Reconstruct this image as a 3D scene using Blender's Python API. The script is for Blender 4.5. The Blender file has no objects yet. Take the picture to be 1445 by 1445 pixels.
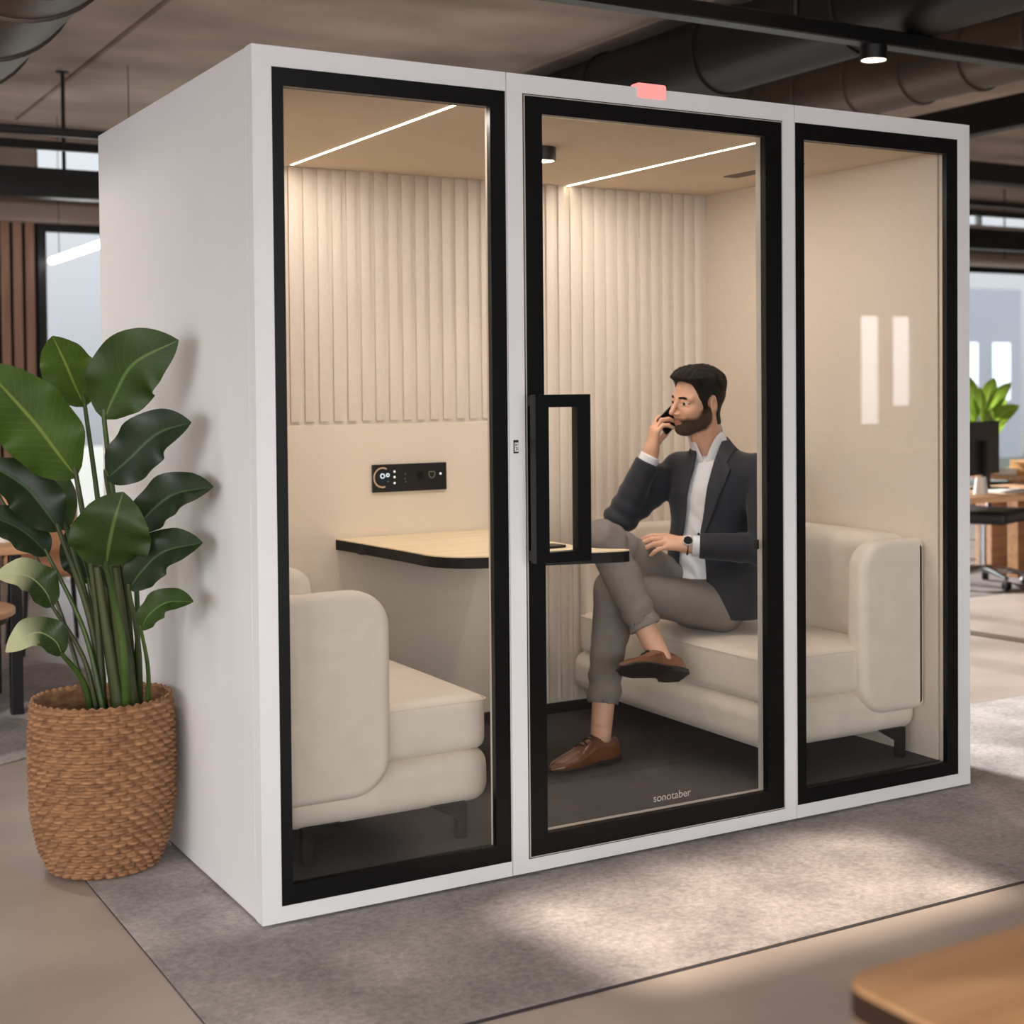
import bpy, bmesh, math, random
import numpy as np
from mathutils import Vector, Matrix, noise

random.seed(7)
np.random.seed(7)
PI = math.pi
SC = bpy.context.scene
COL = SC.collection

# ------------------------------------------------------------------ camera
CAM_C = np.array([-1.279185, -3.727654, 1.421319])
F_PX, CX, CY = 2101.849, 812.732, 590.964


def rodrigues(r):
    r = np.array(r, float)
    th = np.linalg.norm(r)
    k = r / th
    K = np.array([[0, -k[2], k[1]], [k[2], 0, -k[0]], [-k[1], k[0], 0]])
    return np.eye(3) + math.sin(th) * K + (1 - math.cos(th)) * K @ K


CAM_M = rodrigues([0.021757, -0.542242, -0.01432]) @ np.array([[1, 0, 0], [0, 0, -1], [0, 1, 0]], float)
cam_d = bpy.data.cameras.new('camera')
cam = bpy.data.objects.new('camera', cam_d)
COL.objects.link(cam)
rb = CAM_M.T @ np.diag([1, -1, -1])
mw = Matrix.Identity(4)
for i in range(3):
    for j in range(3):
        mw[i][j] = rb[i, j]
    mw[i][3] = CAM_C[i]
cam.matrix_world = mw
cam_d.sensor_width = 36
cam_d.sensor_fit = 'HORIZONTAL'
cam_d.lens = F_PX * 36 / 1445
cam_d.shift_x = (722.5 - CX) / 1445
cam_d.shift_y = (CY - 722.5) / 1445
cam_d.clip_end = 200
cam_d.dof.use_dof = True
cam_d.dof.focus_distance = 4.5
cam_d.dof.aperture_fstop = 3.0
SC.camera = cam


def ray(u, v):
    return CAM_M.T @ np.array([(u - CX) / F_PX, (v - CY) / F_PX, 1.0])


def at(u, v, t):
    """point of the place seen at photo pixel u,v at forward distance t"""
    return Vector(CAM_C + ray(u, v) * t)


# ------------------------------------------------------------------ materials
def lin(c):
    return tuple((x / 12.92 if x <= 0.04045 else ((x + 0.055) / 1.055) ** 2.4) for x in c)


def hexc(h):
    return lin(tuple(int(h[i:i + 2], 16) / 255 for i in (0, 2, 4)))


def mat(name, color, rough=0.5, metal=0.0, var=0.0, scale=8.0, bump=0.0, bscale=60.0, spec=0.5,
        color2=None, stretch=(1, 1, 1), coat=0.0, sheen=0.0, detail=6.0):
    m = bpy.data.materials.new(name)
    m.use_nodes = True
    nt = m.node_tree
    b = nt.nodes['Principled BSDF']
    b.inputs['Roughness'].default_value = rough
    b.inputs['Metallic'].default_value = metal
    b.inputs['Specular IOR Level'].default_value = spec
    b.inputs['Coat Weight'].default_value = coat
    b.inputs['Sheen Weight'].default_value = sheen
    c = hexc(color) if isinstance(color, str) else color
    b.inputs['Base Color'].default_value = (*c, 1)
    tc = nt.nodes.new('ShaderNodeTexCoord')
    mp = nt.nodes.new('ShaderNodeMapping')
    mp.inputs['Scale'].default_value = stretch
    nt.links.new(tc.outputs['Object'], mp.inputs['Vector'])
    if var > 0 or color2:
        n = nt.nodes.new('ShaderNodeTexNoise')
        n.inputs['Scale'].default_value = scale
        n.inputs['Detail'].default_value = detail
        nt.links.new(mp.outputs['Vector'], n.inputs['Vector'])
        r = nt.nodes.new('ShaderNodeValToRGB')
        r.color_ramp.elements[0].position = 0.32
        r.color_ramp.elements[1].position = 0.68
        if color2:
            c2 = hexc(color2) if isinstance(color2, str) else color2
            r.color_ramp.elements[0].color = (*c2, 1)
            r.color_ramp.elements[1].color = (*c, 1)
        else:
            r.color_ramp.elements[0].color = (*[x * (1 - var) for x in c], 1)
            r.color_ramp.elements[1].color = (*[min(1, x * (1 + var)) for x in c], 1)
        nt.links.new(n.outputs['Fac'], r.inputs['Fac'])
        nt.links.new(r.outputs['Color'], b.inputs['Base Color'])
    if bump > 0:
        n2 = nt.nodes.new('ShaderNodeTexNoise')
        n2.inputs['Scale'].default_value = bscale
        n2.inputs['Detail'].default_value = 4
        nt.links.new(mp.outputs['Vector'], n2.inputs['Vector'])
        bp = nt.nodes.new('ShaderNodeBump')
        bp.inputs['Strength'].default_value = bump
        bp.inputs['Distance'].default_value = 0.01
        nt.links.new(n2.outputs['Fac'], bp.inputs['Height'])
        nt.links.new(bp.outputs['Normal'], b.inputs['Normal'])
    return m


def emit(name, color, strength):
    m = bpy.data.materials.new(name)
    m.use_nodes = True
    nt = m.node_tree
    nt.nodes.clear()
    e = nt.nodes.new('ShaderNodeEmission')
    e.inputs['Color'].default_value = (*(hexc(color) if isinstance(color, str) else color), 1)
    e.inputs['Strength'].default_value = strength
    o = nt.nodes.new('ShaderNodeOutputMaterial')
    nt.links.new(e.outputs[0], o.inputs['Surface'])
    return m


def glass(name, tint=(0.97, 0.98, 0.98), f0=0.026, rough=0.0):
    m = bpy.data.materials.new(name)
    m.use_nodes = True
    nt = m.node_tree
    nt.nodes.clear()
    tr = nt.nodes.new('ShaderNodeBsdfTransparent')
    tr.inputs['Color'].default_value = (*tint, 1)
    gl = nt.nodes.new('ShaderNodeBsdfGlossy')
    gl.inputs['Roughness'].default_value = rough
    gl.inputs['Color'].default_value = (1, 1, 1, 1)
    lw = nt.nodes.new('ShaderNodeLayerWeight')
    lw.inputs['Blend'].default_value = 0.5
    pw = nt.nodes.new('ShaderNodeMath')
    pw.operation = 'POWER'
    pw.inputs[1].default_value = 5
    nt.links.new(lw.outputs['Facing'], pw.inputs[0])
    ma = nt.nodes.new('ShaderNodeMath')
    ma.operation = 'MULTIPLY_ADD'
    ma.inputs[1].default_value = 1 - f0
    ma.inputs[2].default_value = f0
    nt.links.new(pw.outputs[0], ma.inputs[0])
    mx = nt.nodes.new('ShaderNodeMixShader')
    nt.links.new(ma.outputs[0], mx.inputs['Fac'])
    nt.links.new(tr.outputs[0], mx.inputs[1])
    nt.links.new(gl.outputs[0], mx.inputs[2])
    o = nt.nodes.new('ShaderNodeOutputMaterial')
    nt.links.new(mx.outputs[0], o.inputs['Surface'])
    return m


def wood(name, c1, c2, rough=0.45, axis=0, scale=1.0):
    """straight grained timber: noise drawn out along one axis"""
    st = [14 * scale] * 3
    st[axis] = 0.9 * scale
    return mat(name, c1, rough, color2=c2, scale=2.0, stretch=st, bump=0.08, bscale=3.0, detail=8)


def nodes(m):
    return m.node_tree.nodes, m.node_tree.links


M = {}
M['white'] = mat('white_panel', 'e9eaec', 0.42, var=0.015, scale=3)
M['black'] = mat('black_frame', '0a0a0b', 0.35, spec=0.25, var=0.1, scale=5)
M['blackmetal'] = mat('black_metal', '0d0d0d', 0.38, var=0.15, scale=12)
M['alu'] = mat('pale_aluminium', 'c9c4bd', 0.35, 0.3, var=0.03)
M['lining'] = mat('beige_lining', 'e0d2c2', 0.8, var=0.03, scale=120, bump=0.15, bscale=900)
M['slat'] = mat('beige_acoustic_felt', 'e2d5c7', 0.85, var=0.03, scale=90, bump=0.15, bscale=900)
M['podceil'] = mat('beige_ceiling', 'dac9b4', 0.85, var=0.02, scale=40)
M['sofa'] = mat('cream_upholstery', 'e2d5c6', 0.72, var=0.035, scale=14, bump=0.12, bscale=700, sheen=0.2)
M['carpet'] = mat('grey_pod_carpet', '444142', 0.95, color2='2e2c2d', scale=160, bump=0.5, bscale=500)
M['tabletop'] = wood('pale_oak', 'f4e4c6', 'e8d2aa', 0.5, 0)
M['leg'] = mat('black_steel', '070708', 0.5, var=0.1, spec=0.2)
M['glass'] = glass('clear_glass')
M['winglass'] = glass('office_window_glass', (0.90, 0.93, 0.96))
M['led'] = emit('led_strip_glow', (1.0, 0.86, 0.68), 16)
M['lamp'] = emit('downlight_glow', (1.0, 0.84, 0.64), 30)
M['oled'] = emit('office_lamp_glow', (1.0, 0.80, 0.58), 25)
M['pend'] = emit('tube_lamp_glow', (1.0, 0.97, 0.93), 6)
M['red'] = emit('red_status_glow', (1.0, 0.30, 0.28), 1.25)


# ------------------------------------------------------------------ object helpers
POS = {}


def thing(name, label, cat, loc=(0, 0, 0), group=None):
    o = bpy.data.objects.new(name, None)
    COL.objects.link(o)
    o.empty_display_size = 0.1
    o.location = loc
    o['label'] = label
    o['category'] = cat
    if group:
        o['group'] = group
    POS[o] = Vector(loc)
    return o


def put(name, bm, m, parent=None, label=None, smooth=False, cat=None, group=None, kind=None, loc=None, auto=None):
    """link a bmesh given in world coordinates as one object"""
    me = bpy.data.meshes.new(name)
    base = POS[parent] if parent is not None else Vector(loc if loc is not None else (0, 0, 0))
    if base.length:
        bmesh.ops.translate(bm, verts=bm.verts, vec=-base)
    bmesh.ops.recalc_face_normals(bm, faces=bm.faces)
    bm.to_mesh(me)
    bm.free()
    for mm in (m if isinstance(m, (list, tuple)) else [m]):
        me.materials.append(mm)
    o = bpy.data.objects.new(name, me)
    COL.objects.link(o)
    if parent is not None:
        o.parent = parent
    else:
        o.location = base
    POS[o] = base
    if smooth:
        for p in me.polygons:
            p.use_smooth = True
        if auto:
            me.set_sharp_from_angle(angle=math.radians(auto))
    if label:
        o['label'] = label
    if cat:
        o['category'] = cat
    if group:
        o['group'] = group
    if kind:
        o['kind'] = kind
    return o


def struct(name, bm, m, **k):
    return put(name, bm, m, kind='structure', **k)


def B():
    return bmesh.new()


def box(bm, x0, x1, y0, y1, z0, z1, bev=0.0, seg=2, mi=0):
    vs = [bm.verts.new((x, y, z)) for x in (x0, x1) for y in (y0, y1) for z in (z0, z1)]
    fs = []
    for idx in ((0, 1, 3, 2), (4, 6, 7, 5), (0, 4, 5, 1), (2, 3, 7, 6), (0, 2, 6, 4), (1, 5, 7, 3)):
        f = bm.faces.new([vs[i] for i in idx])
        f.material_index = mi
        fs.append(f)
    if bev > 0:
        es = list({e for f in fs for e in f.edges})
        bmesh.ops.recalc_face_normals(bm, faces=fs)
        bmesh.ops.bevel(bm, geom=es, offset=bev, segments=seg, affect='EDGES', profile=0.5)
    return bm


def rbox(bm, x0, x1, y0, y1, z0, z1, r, n=10, puff=(0, 0, 0)):
    """soft cushion: rounded box with a slight swell on its faces"""
    c = Vector(((x0 + x1) / 2, (y0 + y1) / 2, (z0 + z1) / 2))
    h = Vector(((x1 - x0) / 2, (y1 - y0) / 2, (z1 - z0) / 2))
    inner = Vector((max(h.x - r, 0), max(h.y - r, 0), max(h.z - r, 0)))
    ring = [math.sin(a * PI / 2 / 4) for a in range(5)]

    def coords(hh, ii):
        a = [-hh + (hh - ii) * (1 - math.cos(k * PI / 2 / 5)) for k in range(5)]
        b = [-ii + 2 * ii * k / n for k in range(n + 1)]
        return a + b + [-x for x in reversed(a)]
    cs = [coords(h[i], inner[i]) for i in range(3)]
    vmap = {}

    def vert(i, j, k):
        key = (i, j, k)
        if key in vmap:
            return vmap[key]
        p = Vector((cs[0][i], cs[1][j], cs[2][k]))
        q = Vector([max(-inner[a], min(inner[a], p[a])) for a in range(3)])
        d = p - q
        if d.length > 1e-9:
            p = q + d.normalized() * r
        f = [1 - (p[a] / h[a]) ** 2 for a in range(3)]
        p.x += math.copysign(puff[0] * max(f[1], 0) * max(f[2], 0), p.x) * abs(p.x / h.x) ** 2
        p.y += math.copysign(puff[1] * max(f[0], 0) * max(f[2], 0), p.y) * abs(p.y / h.y) ** 2
        p.z += math.copysign(puff[2] * max(f[0], 0) * max(f[1], 0), p.z) * abs(p.z / h.z) ** 2
        vmap[key] = bm.verts.new(p + c)
        return vmap[key]
    N = [len(x) - 1 for x in cs]
    for ax in range(3):
        a, b = [(1, 2), (0, 2), (0, 1)][ax]
        for side in (0, N[ax]):
            for i in range(N[a]):
                for j in range(N[b]):
                    q = []
                    for di, dj in ((0, 0), (1, 0), (1, 1), (0, 1)):
                        idx = [0, 0, 0]
                        idx[ax] = side
                        idx[a] = i + di
                        idx[b] = j + dj
                        q.append(vert(*idx))
                    bm.faces.new(q)
    return bm


def prism(bm, prof, axis, a, b, bev=0.0, seg=4, mi=0):
    """extrude a closed 2-D outline along an axis with rounded rims"""
    n = len(prof)
    pts = [Vector((p[0], p[1])) for p in prof]
    area = sum(pts[i].x * pts[(i + 1) % n].y - pts[(i + 1) % n].x * pts[i].y for i in range(n))
    sg = 1 if area > 0 else -1
    nor = []
    for i in range(n):
        d1 = (pts[i] - pts[i - 1])
        d2 = (pts[(i + 1) % n] - pts[i])
        d1 = d1.normalized() if d1.length > 1e-9 else d2.normalized()
        d2 = d2.normalized() if d2.length > 1e-9 else d1
        n1 = Vector((d1.y, -d1.x)) * sg
        n2 = Vector((d2.y, -d2.x)) * sg
        m = (n1 + n2)
        if m.length < 1e-6:
            m = n1
        m.normalize()
        nor.append(m / max(m.dot(n1), 0.35))

    def ring(inset, t):
        out = []
        for i in range(n):
            q = pts[i] - nor[i] * inset
            co = {0: (t, q.x, q.y), 1: (q.x, t, q.y), 2: (q.x, q.y, t)}[axis]
            out.append(bm.verts.new(co))
        return out
    rings = []
    s = 1 if b > a else -1
    if bev > 0:
        for k in range(seg + 1):
            th = k / seg * PI / 2
            rings.append(ring(bev * (1 - math.sin(th)), a + s * bev * (1 - math.cos(th))))
        for k in range(seg + 1):
            th = (1 - k / seg) * PI / 2
            rings.append(ring(bev * (1 - math.sin(th)), b - s * bev * (1 - math.cos(th))))
    else:
        rings = [ring(0, a), ring(0, b)]
    for r0, r1 in zip(rings, rings[1:]):
        for i in range(n):
            f = bm.faces.new((r0[i], r0[(i + 1) % n], r1[(i + 1) % n], r1[i]))
            f.material_index = mi
    for r in (rings[0], rings[-1]):
        f = bm.faces.new(r)
        f.material_index = mi
    return bm


def arc(cx, cy, r, a0, a1, n=8):
    return [(cx + r * math.cos(math.radians(a0 + (a1 - a0) * k / n)), cy + r * math.sin(math.radians(a0 + (a1 - a0) * k / n)))
            for k in range(n + 1)]


def rrect(x0, x1, y0, y1, r, n=6):
    if not isinstance(r, (list, tuple)):
        r = [r] * 4   # BL, BR, TR, TL
    return (arc(x0 + r[0], y0 + r[0], r[0], 180, 270, n) + arc(x1 - r[1], y0 + r[1], r[1], 270, 360, n)
            + arc(x1 - r[2], y1 - r[2], r[2], 0, 90, n) + arc(x0 + r[3], y1 - r[3], r[3], 90, 180, n))


def lathe(bm, prof, c, seg=32, mi=0, cap=True):
    rings = []
    for r, z in prof:
        rings.append([bm.verts.new((c[0] + r * math.cos(2 * PI * k / seg), c[1] + r * math.sin(2 * PI * k / seg), c[2] + z))
                      for k in range(seg)])
    for a, b in zip(rings, rings[1:]):
        for k in range(seg):
            f = bm.faces.new((a[k], a[(k + 1) % seg], b[(k + 1) % seg], b[k]))
            f.material_index = mi
    if cap:
        for r in (rings[0], rings[-1]):
            f = bm.faces.new(r)
            f.material_index = mi
    return bm


def tube(bm, pts, rad, seg=10, mi=0, caps=True):
    """sweep a circle along a polyline; rad may be one value or one per point"""
    pts = [Vector(p) for p in pts]
    n = len(pts)
    rs = rad if isinstance(rad, (list, tuple)) else [rad] * n
    up = None
    rings = []
    for i in range(n):
        t = (pts[min(i + 1, n - 1)] - pts[max(i - 1, 0)]).normalized()
        if up is None:
            up = Vector((0, 0, 1)) if abs(t.z) < 0.9 else Vector((1, 0, 0))
        s = t.cross(up).normalized()
        up = s.cross(t).normalized()
        rings.append([bm.verts.new(pts[i] + (s * math.cos(2 * PI * k / seg) + up * math.sin(2 * PI * k / seg)) * rs[i])
                      for k in range(seg)])
    for a, b in zip(rings, rings[1:]):
        for k in range(seg):
            f = bm.faces.new((a[k], a[(k + 1) % seg], b[(k + 1) % seg], b[k]))
            f.material_index = mi
    if caps:
        for r in (rings[0], rings[-1]):
            f = bm.faces.new(r)
            f.material_index = mi
    return bm


def frame(bm, x0, x1, z0, z1, w, y0, y1, bev=0.0):
    """rectangular frame in the xz plane with bar width w (left, right, bottom, top)"""
    if not isinstance(w, (list, tuple)):
        w = [w] * 4
    o = [(x0, z0), (x1, z0), (x1, z1), (x0, z1)]
    i = [(x0 + w[0], z0 + w[2]), (x1 - w[1], z0 + w[2]), (x1 - w[1], z1 - w[3]), (x0 + w[0], z1 - w[3])]
    vo = [[bm.verts.new((p[0], y, p[1])) for p in o] for y in (y0, y1)]
    vi = [[bm.verts.new((p[0], y, p[1])) for p in i] for y in (y0, y1)]
    for k in range(4):
        l = (k + 1) % 4
        bm.faces.new((vo[0][k], vo[0][l], vi[0][l], vi[0][k]))
        bm.faces.new((vo[1][k], vi[1][k], vi[1][l], vo[1][l]))
        bm.faces.new((vo[0][k], vo[1][k], vo[1][l], vo[0][l]))
        bm.faces.new((vi[0][k], vi[0][l], vi[1][l], vi[1][k]))
    return bm


def bez(pts, n=12):
    """Catmull-Rom through the points"""
    P = [Vector(p) for p in pts]
    if len(P) == 2:
        return [P[0].lerp(P[1], k / n) for k in range(n + 1)]
    Q = [P[0] * 2 - P[1]] + P + [P[-1] * 2 - P[-2]]
    out = []
    for i in range(len(P) - 1):
        a, b, c, d = Q[i:i + 4]
        for k in range(n):
            t = k / n
            out.append(0.5 * ((2 * b) + (c - a) * t + (2 * a - 5 * b + 4 * c - d) * t * t + (3 * b - a - 3 * c + d) * t ** 3))
    out.append(P[-1])
    return out


def copy_tree(o, parent=None, loc=None, label=None):
    c = o.copy()
    COL.objects.link(c)
    if parent is not None:
        c.parent = parent
    if loc is not None:
        c.location = loc
    if label:
        c['label'] = label
    for ch in list(o.children):
        copy_tree(ch, c)
    return c
SKY_BACK, SKY_FRONT, SUN_E, SPOT_E, LAMP_E, DL_E, STRIP_E = 1.05, 11.0, 20.0, 850, 110, 14, 7.0
EXPO = 0.0
# ------------------------------------------------------------------ world and daylight
wd = bpy.data.worlds.new('sky')
SC.world = wd
wd.use_nodes = True
nt = wd.node_tree
nt.nodes.clear()
tc = nt.nodes.new('ShaderNodeTexCoord')
sp = nt.nodes.new('ShaderNodeSeparateXYZ')
nt.links.new(tc.outputs['Generated'], sp.inputs[0])
mr = nt.nodes.new('ShaderNodeMapRange')      # brighter sky towards the street side (-y)
mr.inputs['From Min'].default_value = 0.10
mr.inputs['From Max'].default_value = -0.6
mr.inputs['To Min'].default_value = SKY_BACK
mr.inputs['To Max'].default_value = SKY_FRONT
nt.links.new(sp.outputs['Y'], mr.inputs['Value'])
rz = nt.nodes.new('ShaderNodeValToRGB')
rz.color_ramp.elements[0].position = 0.46
rz.color_ramp.elements[0].color = (0.42, 0.42, 0.44, 1)
rz.color_ramp.elements[1].position = 0.56
rz.color_ramp.elements[1].color = (0.97, 0.96, 0.95, 1)
mz = nt.nodes.new('ShaderNodeMath')
mz.operation = 'MULTIPLY_ADD'
mz.inputs[1].default_value = 0.5
mz.inputs[2].default_value = 0.5
nt.links.new(sp.outputs['Z'], mz.inputs[0])
nt.links.new(mz.outputs[0], rz.inputs['Fac'])
bg = nt.nodes.new('ShaderNodeBackground')
nt.links.new(rz.outputs['Color'], bg.inputs['Color'])
nt.links.new(mr.outputs['Result'], bg.inputs['Strength'])
wo = nt.nodes.new('ShaderNodeOutputWorld')
nt.links.new(bg.outputs[0], wo.inputs['Surface'])


def light(name, kind, loc, energy, color=(1, 1, 1), aim=None, **k):
    d = bpy.data.lights.new(name, kind)
    d.energy = energy
    d.color = color
    for a, b in k.items():
        if a == 'portal':
            d.cycles.is_portal = True
        else:
            setattr(d, a, b)
    o = bpy.data.objects.new(name, d)
    COL.objects.link(o)
    o.location = loc
    if aim is not None:
        o.rotation_euler = (Vector(aim) - Vector(loc)).to_track_quat('-Z', 'Y').to_euler()
    return o


# ------------------------------------------------------------------ room shell
FZ = -0.004
CZ = 3.4
RX0, RX1, RY0, RY1 = -7.0, 13.0, -9.5, 8.0

mf = mat('polished_concrete', 'c8bab0', 0.3, color2='9a8d85', scale=0.8, bump=0.03, bscale=7, detail=9, stretch=(1, 1.6, 1))
N, L = nodes(mf)
pb = N['Principled BSDF']
nz = N.new('ShaderNodeTexNoise')
nz.inputs['Scale'].default_value = 1.7
nz.inputs['Detail'].default_value = 8
rr = N.new('ShaderNodeMapRange')
rr.inputs['From Min'].default_value = 0.3
rr.inputs['From Max'].default_value = 0.7
rr.inputs['To Min'].default_value = 0.16
rr.inputs['To Max'].default_value = 0.42
L.new(nz.outputs['Fac'], rr.inputs['Value'])
L.new(rr.outputs['Result'], pb.inputs['Roughness'])
M['floor'] = mf
M['ceil'] = mat('raw_concrete_ceiling', 'd2c6bc', 0.8, color2='958a80', scale=0.9, bump=0.2, bscale=7, detail=9, stretch=(1, 1.25, 1))
M['plaster'] = mat('grey_plaster', '8d857e', 0.85, var=0.06, scale=2)
M['slatwood'] = wood('walnut_slats', '93705d', '7a5947', 0.55, 2)
M['darkback'] = mat('dark_backing', '1b1412', 0.9, var=0.1)
M['soffit'] = mat('taupe_soffit', '8a7b71', 0.7, var=0.04)

struct('floor', box(B(), RX0, RX1, RY0, RY1, FZ - 0.15, FZ), M['floor'])
bm = B()
gx = [RX0, -3.9, 0.91, 3.35, 5.76, 7.1, 10.0, RX1]
gy = [RY0, -6.0, -2.4, 1.9, 6.25, RY1]
for a, b in zip(gx, gx[1:]):
    for c, d in zip(gy, gy[1:]):
        box(bm, a + 0.008, b - 0.008, c + 0.008, d - 0.008, CZ, CZ + 0.2, bev=0.012, seg=1)
box(bm, RX0, RX1, RY0, RY1, CZ + 0.03, CZ + 0.3)
for (a, b, c, d) in ((RX0 - 0.25, RX1 + 0.25, RY0 - 0.25, RY0 + 0.006), (RX0 - 0.25, RX1 + 0.25, RY1 - 0.006, RY1 + 0.25),
                     (RX0 - 0.25, RX0 + 0.006, RY0, RY1), (RX1 - 0.006, RX1 + 0.25, RY0, RY1)):
    box(bm, a, b, c, d, CZ, CZ + 0.3)
struct('ceiling', bm, M['ceil'])

# slatted timber wall on the left of the back side, soffit rim and band above the glazing
bm = B()
box(bm, RX0, 1.06, RY1, RY1 + 0.15, FZ, 2.73, mi=1)
x = -2.2
while x < 1.03:
    box(bm, x, x + 0.062, RY1 - 0.03, RY1, FZ, 2.73)
    x += 0.088
box(bm, RX0, -2.2, RY1 - 0.03, RY1, FZ, 2.73)
struct('wall_back', bm, [M['slatwood'], M['darkback']])
bm = B()
prof = rrect(RY1 - 0.12, RY1 + 0.15, 2.65, 2.80, 0.03)
prism(bm, prof, 0, RX0, RX1)
box(bm, RX0, 1.06, RY1, RY1 + 0.15, 2.8, CZ)
box(bm, 1.06, RX1, RY1, RY1 + 0.15, 2.8, 3.04)
box(bm, 1.06, RX1, RY1, RY1 + 0.15, 3.24, CZ)
struct('trim_1', bm, M['soffit'], smooth=True, auto=40)

WN = [0]


def window_x(x0, x1, y, z0, z1, n, jamb=0.06, mull=0.05, trans=None, dep=0.07):
    """a glazed bay in a wall that runs along x"""
    WN[0] += 1
    t = bpy.data.objects.new('window_%d' % WN[0], None)
    COL.objects.link(t)
    t['kind'] = 'structure'
    t.location = ((x0 + x1) / 2, y, z0)
    POS[t] = Vector(t.location)
    bm = frame(B(), x0, x1, z0, z1, [jamb, jamb, jamb, jamb], y, y + dep)
    for k in range(1, n):
        xm = x0 + (x1 - x0) * k / n
        box(bm, xm - mull / 2, xm + mull / 2, y, y + dep, z0, z1)
    if trans:
        box(bm, x0, x1, y + 0.01, y + dep - 0.01, trans - mull / 2, trans + mull / 2)
    put('window_frame', bm, M['blackmetal'], t)
    put('pane', box(B(), x0 + jamb * 0.5, x1 - jamb * 0.5, y + dep / 2 - 0.003, y + dep / 2 + 0.003, z0 + jamb * 0.5, z1 - jamb * 0.5), M['winglass'], t)
    return t


window_x(1.06, 7.0, RY1 - 0.02, FZ, 2.65, 5)
window_x(7.0, RX1, RY1 - 0.02, FZ, 2.65, 5)
window_x(1.06, RX1, RY1 + 0.02, 3.04, 3.24, 6, 0.015, 0.03)

# left wall with a long strip of windows
bm = B()
box(bm, RX0 - 0.2, RX0, RY0, RY1, FZ, 0.5)
box(bm, RX0 - 0.2, RX0, RY0, RY1, 3.1, CZ)
for a, b in ((RY0, -8.6), (-5.4, -4.9), (-1.4, -0.9), (2.9, 3.4), (6.9, RY1)):
    box(bm, RX0 - 0.2, RX0, a, b, 0.5, 3.1)
struct('wall_left', bm, M['plaster'])
for a, b in ((-8.6, -5.4), (-4.9, -1.4), (-0.9, 2.9), (3.4, 6.9)):
    WN[0] += 1
    bm = B()
    for c in (a, (a + b) / 2 - 0.03, b - 0.06):
        box(bm, RX0 - 0.1, RX0 - 0.04, c, c + 0.06, 0.5, 3.1)
    box(bm, RX0 - 0.1, RX0 - 0.04, a, b, 0.5, 0.56)
    box(bm, RX0 - 0.1, RX0 - 0.04, a, b, 3.04, 3.1)
    struct('window_%d' % WN[0], bm, M['blackmetal'])
    light('window_daylight', 'AREA', (RX0 - 0.12, (a + b) / 2, 1.8), 1, aim=(0, (a + b) / 2, 1.8), shape='RECTANGLE',
          size=b - a, size_y=2.6, portal=True)

# street side wall behind the viewer
bm = B()
ops = [(-6.2, -3.4), (-2.9, 0.2), (0.7, 2.6), (10.62, 11.06), (11.12, 11.56)]
zs = [(0.5, 3.1)] * 3 + [(0.86, 2.22)] * 2
xs = RX0
for (a, b), (c, d) in zip(ops, zs):
    box(bm, xs, a, RY0 - 0.2, RY0, FZ, CZ)
    box(bm, a, b, RY0 - 0.2, RY0, FZ, c)
    box(bm, a, b, RY0 - 0.2, RY0, d, CZ)
    xs = b
box(bm, xs, RX1, RY0 - 0.2, RY0, FZ, CZ)
struct('wall_front', bm, M['plaster'])
for (a, b), (c, d) in zip(ops, zs):
    WN[0] += 1
    bm = frame(B(), a, b, c, d, 0.04, RY0 - 0.12, RY0 - 0.05)
    if b - a > 1:
        box(bm, (a + b) / 2 - 0.025, (a + b) / 2 + 0.025, RY0 - 0.12, RY0 - 0.05, c, d)
    struct('window_%d' % WN[0], bm, M['blackmetal'])
    if b - a > 1:
        light('window_daylight', 'AREA', ((a + b) / 2, RY0 - 0.14, (c + d) / 2), 1, aim=((a + b) / 2, 0, (c + d) / 2),
              shape='RECTANGLE', size=b - a, size_y=d - c, portal=True)
for a, b in ((1.06, 7.0), (7.0, RX1)):
    light('window_daylight', 'AREA', ((a + b) / 2, RY1 + 0.1, 1.32), 1, aim=((a + b) / 2, 0, 1.32), shape='RECTANGLE',
          size=b - a, size_y=2.6, portal=True)
struct('wall_right', box(B(), RX1, RX1 + 0.2, RY0, RY1, FZ, CZ), M['plaster'])

sun = light('sun', 'SUN', (2, 20, 8), SUN_E, (1.0, 0.93, 0.84), angle=math.radians(2.5))
sun.rotation_euler = Vector((0.13, -0.95, -0.30)).to_track_quat('-Z', 'Y').to_euler()

# ------------------------------------------------------------------ ceiling services
M['duct'] = mat('dark_duct_metal', '1d1917', 0.5, 0.4, var=0.2, scale=2)
M['ductg'] = mat('grey_duct_metal', '5c524a', 0.45, 0.5, var=0.15, scale=2)


def duct(x, z, r, y0, y1, label, m, step=1.5, off=0.0):
    t = thing('air_duct', label, 'duct', (x, y0, z), 'round ducts under the ceiling')
    put('pipe', tube(B(), [(x, y0, z), (x, y1, z)], r, 40), m, t, smooth=True, auto=60)
    for yh in (y0 + 1.9, y1 - 0.6):
        put('hanger', tube(B(), [(x, yh, z + r * 0.95), (x, yh, CZ)], 0.012, 8), M['blackmetal'], t)
    y = y0 + 0.3 + off
    while y < y1:
        put('flange', tube(B(), [(x, y - 0.02, z), (x, y - 0.015, z), (x, y + 0.015, z), (x, y + 0.02, z)],
                           [r + 0.002, r + 0.012, r + 0.012, r + 0.002], 40), m, t, smooth=True, auto=40)
        y += step
    return t


duct(-0.30, 3.00, 0.36, 1.2, 5.7, 'grey round duct at the upper left corner of the picture', M['ductg'], 0.7)
duct(3.52, 3.165, 0.21, 0.2, 7.9, 'thick black round duct running above the lamp beam over the booth', M['duct'], 1.1)
duct(4.75, 3.17, 0.19, -0.5, 7.9, 'brown round duct with ring joints at the top right, beside the black duct', M['ductg'], 0.45)


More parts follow.
